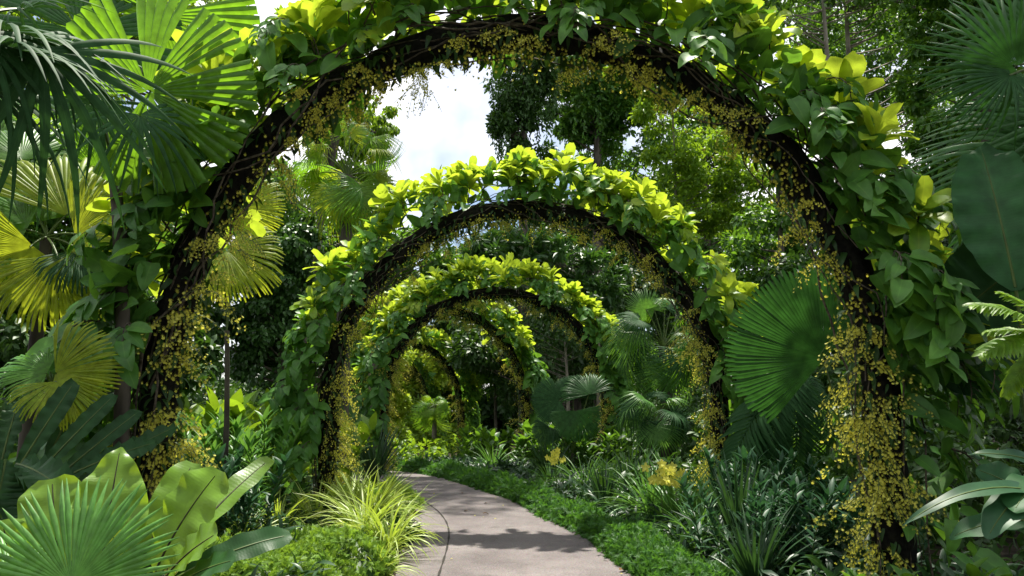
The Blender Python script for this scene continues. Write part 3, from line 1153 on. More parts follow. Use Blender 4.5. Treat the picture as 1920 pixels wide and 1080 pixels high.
tree('wood_tree', 'tall dark tree far behind the whorled tree', 1050, 44, [(1000, 460, 140, 60), (1150, 420, 130, 100), (900, 520, 120, 80), (1250, 500, 120, 120)], 100, 140, .4, M_TREED, r0=.4, seed=24)
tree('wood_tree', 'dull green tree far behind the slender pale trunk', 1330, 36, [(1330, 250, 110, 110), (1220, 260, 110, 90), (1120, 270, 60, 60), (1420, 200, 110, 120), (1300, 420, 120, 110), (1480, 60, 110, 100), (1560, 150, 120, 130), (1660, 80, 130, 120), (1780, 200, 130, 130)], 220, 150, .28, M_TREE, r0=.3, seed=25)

# ------------------------------------------------------------------ undergrowth and far wood (nobody could count these)
def undergrowth(name, label, n, fx, mat, leafL, nper, seed, hmax, margin=.75, tmpl=None, rr=(.25, .5)):
    rs = np.random.default_rng(seed)
    cs, rad = [], []
    while len(cs) < n:
        x, y = fx(rs)
        if on_path(x, y, margin):
            continue
        h = rs.uniform(.05, 1) ** 1.3 * hmax(x, y)
        cs.append((x, y, gz(x, y) + h))
        rad.append(rs.uniform(*rr))
    mb = MB()
    clumps(mb, cs, rad, nper, leafL, tmpl or LEAF_LO, rs, .3, .8)
    return tag(link(name, mb.mesh(name, mat)), label, None, None, 'stuff')


undergrowth('undergrowth', 'dark leafy undergrowth right of the path', 420, lambda r: (r.uniform(1.4, 9), r.uniform(11, 32)), M_TREED, .16, 70, 31, lambda x, y: .4 + min(2.2, max(0, x - 1.6) * .5))
undergrowth('undergrowth', 'dark leafy undergrowth behind the right arch leg', 200, lambda r: (r.uniform(3.6, 9), r.uniform(7, 14)), M_TREED, .13, 80, 32, lambda x, y: .4 + min(2.2, (x - 3) * .6))
undergrowth('undergrowth', 'dark leafy undergrowth left of the path', 420, lambda r: (r.uniform(-9, -3.4), r.uniform(7.5, 24)), M_TREED, .14, 70, 33, lambda x, y: .4 + min(2.0, max(0, -x - 3.2) * .5))
undergrowth('undergrowth', 'sunlit leafy undergrowth at the bend of the path', 260, lambda r: (r.uniform(-12, -2), r.uniform(26, 48)), M_TREEL, .24, 60, 34, lambda x, y: .8 if y < 38 else 2.4)  # pale leaf green carries the sunlit look
undergrowth('undergrowth', 'low dark leaves covering the soil behind the border hedge', 420, lambda r: ((lambda y: (float(np.interp(y, REs[:, 1], REs[:, 0])) + r.uniform(.6, 2.6), y))(r.uniform(4.5, 22))), M_GRASSD, .2, 46, 38, lambda x, y: .22, .5, LEAF_LONG, (.14, .3))
undergrowth('undergrowth', 'low leaves covering the soil left of the striped tufts', 260, lambda r: ((lambda y: (float(np.interp(y, LEs[:, 1], LEs[:, 0])) - r.uniform(.5, 3.2), y))(r.uniform(4.5, 20))), M_GRASSD, .2, 46, 39, lambda x, y: .2, .4, LEAF_LONG, (.14, .3))
undergrowth('far_wood', 'dark wood closing off the garden behind the arches', 2300, lambda r: (r.uniform(-26, 34), r.uniform(46, 58)), M_TREED, .55, 60, 35, lambda x, y: 12.5 if -9 < x < -1 else 17.0)


rs_ = np.random.default_rng(36)
undergrowth('far_wood', 'dark wood added behind the viewpoint to block sky light', 500, lambda r: ((lambda a, q: (q * math.sin(a), -q * math.cos(a)))(r.uniform(-1.75, 1.75), r.uniform(9, 15))), M_TREED, .4, 60, 36, lambda x, y: 11.0)  # unseen mass, added so front faces get less sky light


# ------------------------------------------------------------------ low ferny borders
def sprig():
    mb = MB()
    mb.add(blade(1, .17, 'lance', 2, .2, .7))
    for k, (t, a) in enumerate(((.15, .9), (.3, .8), (.5, .65))):
        for sg in (-1, 1):
            mb.add(blade(.55 - .1 * k, .09, 'lance', 1, .1, .3), basis((0, t, -.1 * t), (sg * math.sin(a), math.cos(a), .1), (0, 0, 1)))
    return mb.geo()


SPRIG = sprig()


def mound(name, label, cat, line, half, height, mat, dens, size, seed, kind=None):
    """line: centre points (x, y); rounded bank with tiny fronds all over"""
    rs = np.random.default_rng(seed)
    line = np.asarray(line, float)
    n = len(line)
    tgv = np.gradient(line, axis=0)
    tgv /= np.maximum(np.linalg.norm(tgv, axis=1, keepdims=True), 1e-6)
    nv = np.stack([-tgv[:, 1], tgv[:, 0]], 1)
    cols_ = 12
    half = np.broadcast_to(half, (n,))
    bump = 1 + .22 * np.sin(np.arange(n) * 1.3 + seed) + rs.normal(0, .06, n)
    end = np.minimum(1, np.minimum(np.arange(n), n - 1 - np.arange(n)) / max(1, n * .12)) ** .5
    V = np.zeros((n, cols_ + 1, 3))
    th = np.linspace(0, math.pi, cols_ + 1)
    for i in range(n):
        a = -np.cos(th) * half[i] * (.9 + .1 * bump[i]) * (.25 + .75 * end[i])
        V[i, :, 0] = line[i, 0] + nv[i, 0] * a
        V[i, :, 1] = line[i, 1] + nv[i, 1] * a
        V[i, :, 2] = gz(line[i, 0], line[i, 1]) - .03 + (np.sin(th) ** .7 * height * bump[i] * end[i]) * (1 + .12 * np.sin(th * 5 + i))
    dz = rs.normal(0, 1, (n, cols_ + 1))
    for _ in range(3):
        dz[1:-1] = (dz[:-2] + dz[1:-1] + dz[2:]) / 3
        dz[:, 1:-1] = (dz[:, :-2] + dz[:, 1:-1] + dz[:, 2:]) / 3
    V[..., 2] += dz * height * .55
    V[..., 0] += np.roll(dz, 3, 0) * height * .35
    root = thing(name, label, cat, (line[n // 2, 0], line[n // 2, 1], gz(*line[n // 2])))
    mb = MB()
    mb.add((V.reshape(-1, 3), grid_faces(n - 1, cols_), np.zeros((n * (cols_ + 1), 2))))
    link('bank', mb.mesh('bank', M_TREED), root, Matrix.Identity(4))
    A, B, C, D = V[:-1, :-1], V[1:, :-1], V[1:, 1:], V[:-1, 1:]
    area = np.linalg.norm(np.cross(B - A, D - A), axis=2).ravel()
    dist = np.maximum(3, A[..., 1].ravel())
    sz = size * (.55 + .45 * dist / 8)
    cnt = rs.poisson(area * dens / (sz / size) ** 2)
    idx = np.repeat(np.arange(len(area)), cnt)
    u, v = rs.uniform(0, 1, (2, len(idx), 1))
    a, b, c, dd = (X.reshape(-1, 3)[idx] for X in (A, B, C, D))
    pos = a * (1 - u) * (1 - v) + b * u * (1 - v) + c * u * v + dd * (1 - u) * v
    nrmv = np.cross(dd - a, b - a)
    nrmv /= np.maximum(np.linalg.norm(nrmv, axis=1, keepdims=True), 1e-9)
    nrmv *= np.sign(nrmv[:, 2:3] + 1e-6)
    y = nrmv * .75 + rs.normal(0, .55, pos.shape)
    z = nrmv + rs.normal(0, .3, pos.shape)
    pos = pos + nrmv * rs.uniform(-.02, .045, (len(pos), 1)) * (1 + 1.6 * (rs.uniform(0, 1, (len(pos), 1)) > .93))
    mb = MB()
    mb.many(SPRIG, bases_np(pos, y, z, sz[idx] * rs.uniform(.7, 1.3, len(pos))))
    link('foliage', mb.mesh('foliage', mat), root, Matrix.Identity(4))
    return root


sel = (REs[:, 1] > 1.5) & (REs[:, 1] < 26.5)
line = np.stack([np.interp(np.linspace(0, 1, 70), np.linspace(0, 1, sel.sum()), REs[sel][:, k]) for k in (0, 1)], 1)
tgv = np.gradient(line, axis=0)
tgv /= np.linalg.norm(tgv, axis=1, keepdims=True)
line = line + np.stack([tgv[:, 1], -tgv[:, 0]], 1) * .26
mound('border_hedge', 'low ferny border hedge following the right edge of the path', 'hedge', line, .27, .21, M_MOSS, 1700, .085, 51)
mound('groundcover_mound', 'bright green ferny mound at the bottom left beside the path', 'ground cover', [(-2.9 + i * .14, 6.1 + i * .12) for i in range(12)], .75, .30, M_MOSSY, 2000, .075, 52)
mound('groundcover_mound', 'rounded sunlit mound at the foot of the second arch', 'ground cover', [(-2.35 + i * .06, 9.6 + i * .2) for i in range(11)], .5, .34, M_MOSSY, 2000, .08, 53)
mound('groundcover_mound', 'darker ferny mound between the two variegated tufts', 'ground cover', [(-1.75 + i * .03, 7.4 + i * .2) for i in range(11)], .42, .2, M_MOSS, 2400, .06, 54)


# ------------------------------------------------------------------ strap-leaved clumps
def clump_mesh(name, seed, n, L, wd, mat, spread=.9, curl=(1.0, 2.4), kind='strap', base_r=.08, rows=7):
    rs = np.random.default_rng(seed)
    mb = MB()
    for i in range(n):
        az = rs.uniform(0, 6.283)
        inc = abs(rs.normal(0, .35)) * spread + .08
        rad = np.array([math.cos(az), math.sin(az), 0])
        d = rad * math.sin(inc) + np.array([0, 0, math.cos(inc)])
        z = -rad * math.cos(inc) + np.array([0, 0, math.sin(inc)])
        l = rs.uniform(*L)
        mb.add(blade(l, wd * rs.uniform(.75, 1.2), kind, rows, .35, -rs.uniform(*curl) * -1 * (.4 + .6 * inc / .8), twist=rs.normal(0, .5)), basis(rad * rs.uniform(0, base_r), d, -z * -1 if False else np.cross(d, np.cross(np.array([0, 0, 1.0]), d)) + rad * .01))
    return mb.mesh(name, mat)


def blade_clump_fix():
    pass


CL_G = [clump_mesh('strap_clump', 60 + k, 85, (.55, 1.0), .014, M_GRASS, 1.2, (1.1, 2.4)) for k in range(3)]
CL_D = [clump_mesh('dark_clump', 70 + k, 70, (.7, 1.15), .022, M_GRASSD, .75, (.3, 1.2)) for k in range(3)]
CL_V = [clump_mesh('variegated_clump', 80 + k, 110, (.38, .74), .011, M_VARIEG, 1.6, (1.2, 2.6)) for k in range(3)]


def clump(name, label, cat, px, d, me, s, rot, group, z=0):
    g = ground_at(px, d)
    o = link(name, me, None, Matrix.Translation(g + Vector((0, 0, z))) @ Matrix.Rotation(rot, 4, 'Z') @ Matrix.Scale(s, 4))
    return tag(o, label, cat, group)


gr = 'strap-leaved clumps along the right border'
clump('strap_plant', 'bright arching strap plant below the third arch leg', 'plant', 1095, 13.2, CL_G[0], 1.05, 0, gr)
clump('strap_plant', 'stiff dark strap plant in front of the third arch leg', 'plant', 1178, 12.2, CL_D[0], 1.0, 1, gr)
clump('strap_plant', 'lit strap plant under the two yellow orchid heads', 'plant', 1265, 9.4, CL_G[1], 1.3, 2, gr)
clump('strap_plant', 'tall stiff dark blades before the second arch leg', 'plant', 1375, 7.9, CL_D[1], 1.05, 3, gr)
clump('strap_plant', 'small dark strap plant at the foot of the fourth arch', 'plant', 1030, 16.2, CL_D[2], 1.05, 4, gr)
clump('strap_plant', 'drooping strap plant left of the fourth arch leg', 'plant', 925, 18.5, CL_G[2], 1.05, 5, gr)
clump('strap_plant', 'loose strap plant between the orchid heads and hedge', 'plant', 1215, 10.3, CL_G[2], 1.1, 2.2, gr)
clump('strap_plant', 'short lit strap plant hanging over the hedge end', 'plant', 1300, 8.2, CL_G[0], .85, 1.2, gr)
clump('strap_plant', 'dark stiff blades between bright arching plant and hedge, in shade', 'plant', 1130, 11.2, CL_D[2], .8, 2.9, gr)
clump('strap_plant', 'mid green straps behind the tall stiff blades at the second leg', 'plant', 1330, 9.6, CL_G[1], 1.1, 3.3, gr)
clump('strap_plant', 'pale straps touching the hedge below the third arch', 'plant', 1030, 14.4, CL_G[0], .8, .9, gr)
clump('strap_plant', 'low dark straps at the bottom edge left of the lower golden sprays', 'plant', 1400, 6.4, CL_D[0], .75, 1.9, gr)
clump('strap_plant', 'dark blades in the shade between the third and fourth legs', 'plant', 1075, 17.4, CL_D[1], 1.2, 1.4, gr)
gl = 'strap-leaved clumps along the left border'
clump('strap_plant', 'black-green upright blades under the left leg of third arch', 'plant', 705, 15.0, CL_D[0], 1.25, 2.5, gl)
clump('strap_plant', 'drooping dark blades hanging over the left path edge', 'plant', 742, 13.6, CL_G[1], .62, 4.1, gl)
gv = 'variegated tufts left of the path'
clump('variegated_plant', 'sunlit striped tuft in front of the ferny mound', 'plant', 690, 9.0, CL_V[0], 1.15, 0, gv, .12)
clump('variegated_plant', 'striped tuft spilling over the path edge', 'plant', 735, 7.9, CL_V[1], 1.15, 1, gv, .1)
clump('variegated_plant', 'striped tuft at the very bottom edge by the path', 'plant', 715, 6.9, CL_V[2], .7, 2, gv, .05)
clump('variegated_plant', 'sunlit striped tuft on the far shoulder of the ferny mound', 'plant', 715, 10.2, CL_V[1], 1.05, 2.2, gv, .12)
clump('variegated_plant', 'striped tuft leaning against the second arch leg, half sunlit', 'plant', 655, 9.7, CL_V[2], 1.2, 1.1, gv, .1)
clump('variegated_plant', 'striped tuft low on the near side of the mound, tips over the path', 'plant', 690, 8.3, CL_V[0], 1.3, 3.1, gv, .1)
clump('variegated_plant', 'largest bright striped tuft, arching over the middle of the mound edge', 'plant', 712, 9.4, CL_V[2], 1.2, .4, gv, .12)
clump('variegated_plant', 'striped tuft behind the largest one, against the golden leg', 'plant', 668, 10.0, CL_V[0], 1.1, 5.4, gv, .15)
clump('variegated_plant', 'shaded striped tuft left of the second arch leg', 'plant', 530, 9.2, CL_V[1], 1.1, 3, gv)
clump('variegated_plant', 'shaded striped tuft touching the second arch leg', 'plant', 600, 9.6, CL_V[2], 1.1, 4, gv)
clump('variegated_plant', 'dim striped tuft beside the large fern fronds', 'plant', 465, 8.2, CL_V[0], 1.0, 5, gv)

# two yellow orchid heads among the straps, and a smaller one further back
for lab, px, py, d, s in (('left yellow orchid head among lit strap leaves', 1236, 884, 8.7, 1.35), ('right yellow orchid head among lit strap leaves', 1264, 888, 8.75, 1.35), ('small distant yellow orchid head above the bright strap plant', 1040, 852, 12.6, 1.3)):
    top = P(px, py, d)
    g = Vector((top.x + .03, top.y, 0))
    root = thing('orchid', lab, 'flower', g, 'yellow orchid heads')
    mb = MB()
    mb.add(tube(bezier(g, (g.x, g.y, top.z * .6), top, 8), .006, 5))
    link('stalk', mb.mesh('stalk', M_GREENSTEM), root, Matrix.Identity(4))
    rs = np.random.default_rng(int(px))
    for k in range(12):
        off = Vector((rs.normal(0, .05), rs.normal(0, .04), rs.uniform(-.12, .07))) * s
        mb = MB()
        f = nrm((off.x * 6 + rs.normal(0, .3), -1, rs.normal(.2, .3)))
        for a in range(5):
            an = a * 1.2566
            mb.add(blade(.045, .014, 'ellip', 3, .2, .4), basis((0, 0, 0), (math.sin(an), .25, math.cos(an)), (0, 1, 0)))
        mb.add(blade(.03, .014, 'obov', 3, .3, .9), basis((0, 0, 0), (0, .8, -.4), (0, .5, 1)))
        link('bloom', mb.mesh('bloom', M_FLOWER), root, basis(top + off, f, (0, 0, 1), s))

# ------------------------------------------------------------------ leafy stems (reed orchids and low shrubs)
def stem_mesh(seed, h, nl, L, wd, mat, lean=.25, kind='lance', curl=.7):
    rs = np.random.default_rng(seed)
    mb = MB()
    a = rs.uniform(0, 6.28)
    top = np.array([math.cos(a) * lean * h, math.sin(a) * lean * h, h])
    pts = bezier((0, 0, 0), (0, 0, h * .6), top, 9)
    mb.add(tube(pts, np.linspace(.008, .004, 9), 5), None, 1)
    for i in range(nl):
        t = .2 + .8 * i / (nl - 1)
        p = np.array([np.interp(t, np.linspace(0, 1, 9), pts[:, c]) for c in range(3)])
        az = i * 2.4 + rs.normal(0, .3)
        inc = 1.15 - .75 * t + rs.normal(0, .15)
        rad = np.array([math.cos(az), math.sin(az), 0])
        d = rad * math.sin(inc) + np.array([0, 0, math.cos(inc)])
        z = -rad * math.cos(inc) + np.array([0, 0, math.sin(inc)])
        l = rs.uniform(*L)
        mb.add(blade(l, wd * l, kind, 4, .3, rs.uniform(.4, 1.2) * curl), basis(p, d, z))
    return mb.mesh('stem', [mat, M_GREENSTEM])


REED = [stem_mesh(200 + k, .95, 30, (.13, .2), .13, M_GRASS) for k in range(4)]
REEDD = [stem_mesh(210 + k, .8, 30, (.13, .2), .14, M_BLUE) for k in range(4)]
LOW = [stem_mesh(220 + k, .5, 16, (.12, .2), .24, M_TREE, .35, 'ovate') for k in range(4)]
LOWY = [stem_mesh(230 + k, .6, 14, (.14, .24), .24, M_TREEL, .35, 'ovate') for k in range(4)]


def bush(name, label, px, d, n, spread, ms, s=(.8, 1.2), seed=1, group=None, z=0):
    rs = np.random.default_rng(seed)
    g = ground_at(px, d)
    root = thing(name, label, 'shrub', g, group)
    for k in range(n):
        x, y = rs.normal(0, spread), rs.normal(0, spread * .7)
        M = Matrix.Translation(g + Vector((x, y, z))) @ Matrix.Rotation(rs.uniform(0, 6.28), 4, 'Z') @ Matrix.Scale(rs.uniform(*s), 4)
        link('leafy_stem', ms[rs.integers(len(ms))], root, M)
    return root


bush('reed_shrub', 'tall leafy reed-like shrub with glossy narrow leaves, left of the second arch', 470, 9.6, 30, .38, REED, (.9, 1.45), 1)
bush('reed_shrub', 'dim blue-green leafy stems behind the striped tufts', 420, 8.2, 24, .3, REEDD, (.9, 1.3), 2)
bush('reed_shrub', 'blue-green leafy stems at the foot of the golden sprays on the right', 1480, 7.0, 34, .34, REEDD, (.7, 1.1), 3)
bush('reed_shrub', 'dim leafy stems between the tall dark blades and the right leg', 1440, 8.6, 24, .3, REEDD, (.8, 1.2), 4)
bush('low_shrub', 'low pale leaved shrub at the bottom edge right of the nearest arch', 1740, 4.6, 16, .2, LOW, (.7, 1.1), 5)
bush('low_shrub', 'low shrub in the bottom right corner', 1890, 4.4, 16, .2, LOW, (.6, 1.0), 6)
bush('low_shrub', 'low shrub beneath the long grey-green strap leaf', 1640, 5.1, 12, .16, LOW, (.5, .8), 7)
bush('broadleaf_shrub', 'sunlit yellow-green shrub behind the left leg of the nearest arch', 430, 11.5, 44, .5, LOWY, (1.2, 2.4), 8)
bush('broadleaf_shrub', 'lit shrub in front of the creeper-smothered tree', 520, 12.6, 22, .5, LOWY, (1.2, 2.2), 9)
bush('broadleaf_shrub', 'leafy shrub below the fifth arch', 920, 23.5, 22, .6, LOW, (1.4, 2.2), 10)
bush('broadleaf_shrub', 'small dark leafed shrub beside the fourth arch foot', 990, 20, 20, .5, LOW, (1.4, 2.2), 11)
bush('broadleaf_shrub', 'shrub at the foot of third arch, right of the hedge', 1130, 17, 22, .5, LOW, (1.2, 2), 12)
bush('broadleaf_shrub', 'dark shrub behind the right leg of the second arch', 1430, 11.5, 26, .5, LOW, (1.5, 2.6), 13)
bush('broadleaf_shrub', 'sunlit shrub at the bend on the left of the path', 720, 20.5, 22, .5, LOWY, (.8, 1.3), 14)

# ------------------------------------------------------------------ palms
def F(**k):
    return fan(rs=np.random.default_rng(k.pop('seed')), **k)


R_ = math.radians
FT = {
    'round': F(seed=1, nseg=60, span=R_(190), split=.96, droop=.12, cup=.05, pleat=.5, blunt=.5, jag=.05, lenvar=.08, uneven=.012, tipdroop=.02),
    'livi': F(seed=2, nseg=44, span=R_(260), split=.45, droop=.35, cup=.1, pleat=.4, blunt=.0, jag=.12, tipdroop=.45, rows=10),
    'spiky': F(seed=3, nseg=30, span=R_(250), split=.3, droop=.2, cup=.1, pleat=.4, blunt=.0, jag=.1, tipdroop=.15),
    'wedge': F(seed=4, nseg=40, span=R_(320), split=.97, droop=.15, cup=.05, pleat=.55, blunt=.7, jag=.03, gather=5, gapf=.8, lenvar=.03),
    'dark': F(seed=8, nseg=17, span=R_(230), split=.28, droop=.3, cup=.1, pleat=.25, blunt=.0, jag=.15, tipdroop=.25),
    'silver': F(seed=5, nseg=38, span=R_(200), split=.62, droop=.12, cup=.18, pleat=.6, blunt=.0, jag=.06, tipdroop=.05),
    'torn': F(seed=6, nseg=46, span=R_(190), split=.8, droop=.3, cup=.15, pleat=.45, blunt=.35, jag=.08, tipdroop=.12),
}
FM = {}


def fan_mesh(kind, mat):
    if (kind, mat.name) not in FM:
        mb = MB()
        mb.add(FT[kind])
        FM[(kind, mat.name)] = mb.mesh('frond', mat)
    return FM[(kind, mat.name)]


def palm(name, label, base_px, d, crown, fronds, mat, trunk=.06, stalk=.012, group=None, face=.9, up=.5, seed=1, trunkmat=None, cat='palm', wild=.22):
    """crown: (px, py, d); fronds: (hub px, hub py, hub d, tip px, tip py, tip d, kind[, material])"""
    rs = np.random.default_rng(seed)
    g = ground_at(base_px, d)
    root = thing(name, label, cat, g, group)
    c = P(*crown)
    if trunk:
        mb = MB()
        pts = bezier(g, (g.x, g.y, c.z * .6), c, 12)
        rr = trunk * (1.15 - .3 * np.linspace(0, 1, 12)) * (1 + .05 * np.sin(np.arange(12) * 3))
        mb.add(tube(pts, rr, 10))
        link('trunk', mb.mesh('trunk', trunkmat or M_BARK), root, Matrix.Identity(4))
    for fr in fronds:
        hub, tip = P(*fr[0:3]), P(*fr[3:6])
        kind = fr[6]
        m = fr[7] if len(fr) > 7 else mat
        y = tip - hub
        R = y.length
        tocam = (CAM - hub).normalized()
        z = tocam * face + Vector((rs.normal(0, wild), rs.normal(0, wild), up + rs.normal(0, wild)))
        link('frond', fan_mesh(kind, m), root, basis(hub, y, z, R))
        mid = (c + hub) / 2 + Vector((0, 0, .12 * (hub - c).length))
        if (hub - c).length > .05:
            mb = MB()
            mb.add(tube(bezier(c, mid, hub + (tip - hub) * .03, 9), np.linspace(stalk, stalk * .6, 9), 6))
            link('leaf_stalk', mb.mesh('leaf_stalk', M_GREENSTEM), root, Matrix.Identity(4))
    return root


def ring(cx, cy, d, n, rx, ry, hubf, kind, seed, a0=0, a1=6.283, dd=.6, mats=None, dr=0):
    """fronds spread round a crown"""
    rs = np.random.default_rng(seed)
    o = []
    for i in range(n):
        a = a0 + (a1 - a0) * (i + rs.uniform(-.25, .25)) / max(1, n - (0 if a1 - a0 > 6 else 1))
        k = rs.uniform(.85, 1.15)
        z = math.sin(a * 2.3 + seed) * dd
        hx, hy = cx + math.cos(a) * rx * hubf * k, cy - math.sin(a) * ry * hubf * k
        tx, ty = cx + math.cos(a) * rx * k, cy - math.sin(a) * ry * k + dr * k
        f = (hx, hy, d + z * hubf, tx, ty, d + z, kind)
        if mats:
            f += (mats[i % len(mats)],)
        o.append(f)
    return o


# upper left
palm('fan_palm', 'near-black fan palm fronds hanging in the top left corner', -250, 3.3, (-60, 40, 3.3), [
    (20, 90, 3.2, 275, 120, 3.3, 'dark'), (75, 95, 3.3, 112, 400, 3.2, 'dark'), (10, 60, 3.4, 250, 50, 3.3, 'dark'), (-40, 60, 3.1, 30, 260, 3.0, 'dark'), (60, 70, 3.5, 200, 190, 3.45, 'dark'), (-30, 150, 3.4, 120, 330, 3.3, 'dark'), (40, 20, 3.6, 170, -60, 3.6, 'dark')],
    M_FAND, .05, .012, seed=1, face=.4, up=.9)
palm('fan_palm', 'bright backlit fan palm, its wedge-split leaf crossed by frond shadows', 240, 5.4, (215, 330, 5.4), [
    (278, 172, 5.0, 448, 80, 4.9, 'wedge', M_FAN), (150, 60, 5.6, 60, -80, 5.6, 'wedge', M_FANM), (300, 30, 5.9, 380, -130, 5.8, 'wedge', M_FAN), (262, 215, 4.9, 315, 340, 4.8, 'dark', M_FAND), (180, 190, 5.1, 120, 330, 5.0, 'dark', M_FAND)],  # lower blades take darker greens in place of shade
    M_FAN, .05, .011, seed=2)
palm('fan_palm', 'yellowing fan palm with a drooping blotched yellow leaf and slim trunk', 55, 6.4, (88, 445, 6.2), [
    (75, 415, 6.2, 0, 290, 6.6, 'torn', M_FAN), (125, 405, 6.2, 215, 270, 6.6, 'torn', M_FANY), (140, 440, 6.1, 285, 400, 6.0, 'torn', M_FANY), (60, 460, 6.0, -60, 560, 5.8, 'torn', M_FANY),
    (108, 480, 6.0, 145, 612, 5.9, 'torn', M_FANY), (50, 430, 6.1, -80, 420, 6.1, 'torn', M_FAN), (40, 300, 6.6, -30, 190, 6.8, 'torn', M_FAN), (190, 330, 6.8, 290, 240, 7.0, 'torn', M_FAN), (150, 470, 6.1, 230, 520, 6.0, 'torn', M_FAND), (80, 400, 6.6, 120, 260, 6.9, 'torn', M_FAN)],
    M_FANY, .055, .012, seed=3)
palm('fan_palm', 'small fan palm with three pale leaves over the dark ferns', 40, 5.0, (97, 725, 4.95), [
    (88, 700, 4.9, -8, 688, 4.8, 'torn', M_FAN), (95, 700, 5.0, 72, 632, 5.2, 'torn', M_FANS), (104, 700, 4.9, 205, 686, 4.8, 'torn', M_FANY), (105, 715, 4.8, 146, 782, 4.7, 'torn', M_FANY)],
    M_FAN, .03, .01, seed=4)
palm('fan_palm', 'silvery low fan leaf spreading across the bottom left corner', 120, 2.75, (130, 1180, 2.75), [
    (135, 1098, 2.7, 170, 880, 2.8, 'silver', M_FANS), (20, 1100, 2.9, -90, 1000, 2.9, 'silver', M_FANS)], M_FANS, 0, .008, seed=5, face=.55, up=.8)
palm('fountain_palm', 'shaggy fan palm with drooping yellow-green tips behind the arch', 640, 13.5, (650, 330, 13.5), ring(650, 305, 13.5, 18, 120, 115, .5, 'livi', 6, mats=[M_FAN, M_FANY, M_TREEL], dr=15), M_FAN, .13, .014, seed=6, wild=.45, face=.5, up=.8)
palm('fan_palm', 'yellow fan leaf glowing between the first arch leg and creeper', 430, 8.6, (425, 620, 8.6), [
    (425, 470, 8.5, 515, 515, 8.4, 'torn', M_FANY), (450, 390, 9.0, 520, 340, 9.0, 'torn', M_FANY)], M_FANY, .03, .01, seed=7)
# right side
palm('licuala_palm', 'big round pleated fan leaf beside the golden flowers', 1600, 8.4, (1600, 900, 8.4), [
    (1545, 672, 8.1, 1396, 562, 8.0, 'round', M_FANM)], M_FAN, .04, .013, seed=8, face=1.0, up=.15)
palm('fan_palm', 'spiky fan palm fronds in the top right corner', 2120, 5.2, (1990, 130, 5.2), [
    (1905, 125, 5.0, 1730, 60, 5.0, 'spiky', M_FANM), (1900, 110, 5.2, 1850, -60, 5.2, 'spiky', M_FANM), (1895, 140, 5.0, 1790, 190, 4.9, 'spiky', M_FAND), (1940, 60, 5.4, 1930, -130, 5.3, 'spiky', M_FANM)], M_FAN, .06, .014, seed=9)
palm('fountain_palm', 'drooping narrow-leaved palm behind the broad paddle leaf', 2100, 6.8, (2040, 330, 6.8), [
    (1990, 300, 6.6, 1740, 330, 6.6, 'livi', M_FANM), (1990, 260, 6.8, 1760, 200, 6.9, 'livi', M_FANM), (1960, 360, 6.7, 1760, 430, 6.7, 'livi', M_FANM), (2000, 220, 6.6, 1820, 240, 6.4, 'spiky', M_FANM)], M_FAN, .1, .016, seed=10)
palm('fountain_palm', 'shaggy fan palm with hanging grey-green tips between second and third legs', 1250, 15.5, (1245, 650, 15.5), ring(1245, 630, 15.5, 20, 115, 110, .5, 'livi', 11, mats=[M_FAN, M_GRASS, M_FAND], dr=25), M_FAN, .13, .014, seed=11, wild=.45, face=.5, up=.8)
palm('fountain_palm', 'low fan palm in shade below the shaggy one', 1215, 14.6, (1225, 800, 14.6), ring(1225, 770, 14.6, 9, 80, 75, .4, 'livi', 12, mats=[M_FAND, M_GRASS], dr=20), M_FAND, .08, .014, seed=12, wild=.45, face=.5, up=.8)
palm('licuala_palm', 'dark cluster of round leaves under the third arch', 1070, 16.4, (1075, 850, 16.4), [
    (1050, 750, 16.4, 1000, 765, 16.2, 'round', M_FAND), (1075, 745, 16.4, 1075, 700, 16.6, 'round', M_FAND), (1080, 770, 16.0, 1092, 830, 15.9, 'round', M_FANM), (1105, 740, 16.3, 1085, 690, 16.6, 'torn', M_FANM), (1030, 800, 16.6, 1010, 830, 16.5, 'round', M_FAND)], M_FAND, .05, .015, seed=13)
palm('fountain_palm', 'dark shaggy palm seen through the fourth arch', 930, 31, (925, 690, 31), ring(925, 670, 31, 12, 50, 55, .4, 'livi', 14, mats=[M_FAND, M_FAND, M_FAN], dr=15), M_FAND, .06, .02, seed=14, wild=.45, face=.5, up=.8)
palm('fountain_palm', 'lit drooping fan palm beyond the fifth arch leg', 815, 33, (815, 760, 33), ring(815, 760, 33, 9, 32, 36, .4, 'livi', 15, mats=[M_FAN, M_TREEL], dr=15), M_FAN, .1, .02, seed=15, wild=.45, face=.5, up=.8)
palm('fan_palm', 'dim fan palm at the far left behind the yellowing one', -60, 9, (20, 330, 9), ring(60, 290, 9, 11, 150, 130, .45, 'torn', 16, mats=[M_FAN, M_TREEL, M_FAN]), M_FAN, .08, .014, seed=16)

# feather palms
PIN = [pinnate(28, 1, .34, .014, 1.1, .3, np.random.default_rng(k), 4, 1.0) for k in range(3)]
SPR = [pinnate(22, 1, .30, .034, .8, .2, np.random.default_rng(9 + k), 3, .8) for k in range(2)]


def feather(name, label, base_px, d, crown, fronds, mat, tm, stalk=.012, trunk=.05, cat='palm', up=1.0):
    g = ground_at(base_px, d)
    root = thing(name, label, cat, g)
    c = P(*crown)
    mb = MB()
    mb.add(tube(bezier(g, (g.x, g.y, c.z * .6), c, 10), np.linspace(trunk, trunk * .7, 10), 8))
    link('trunk' if trunk > .02 else 'stalk', mb.mesh('trunk', M_BARK if trunk > .02 else M_GREENSTEM), root, Matrix.Identity(4))
    ms = []
    for T in tm:
        m_ = MB()
        m_.add(T)
        ms.append(m_.mesh('frond', mat))
    for i, (tx, ty, td) in enumerate(fronds):
        y = P(tx, ty, td) - c
        link('frond', ms[i % len(ms)], root, basis(c, y + Vector((0, 0, .35 * y.length)), Vector((0, -.4, up)), y.length * 1.15))
    return root


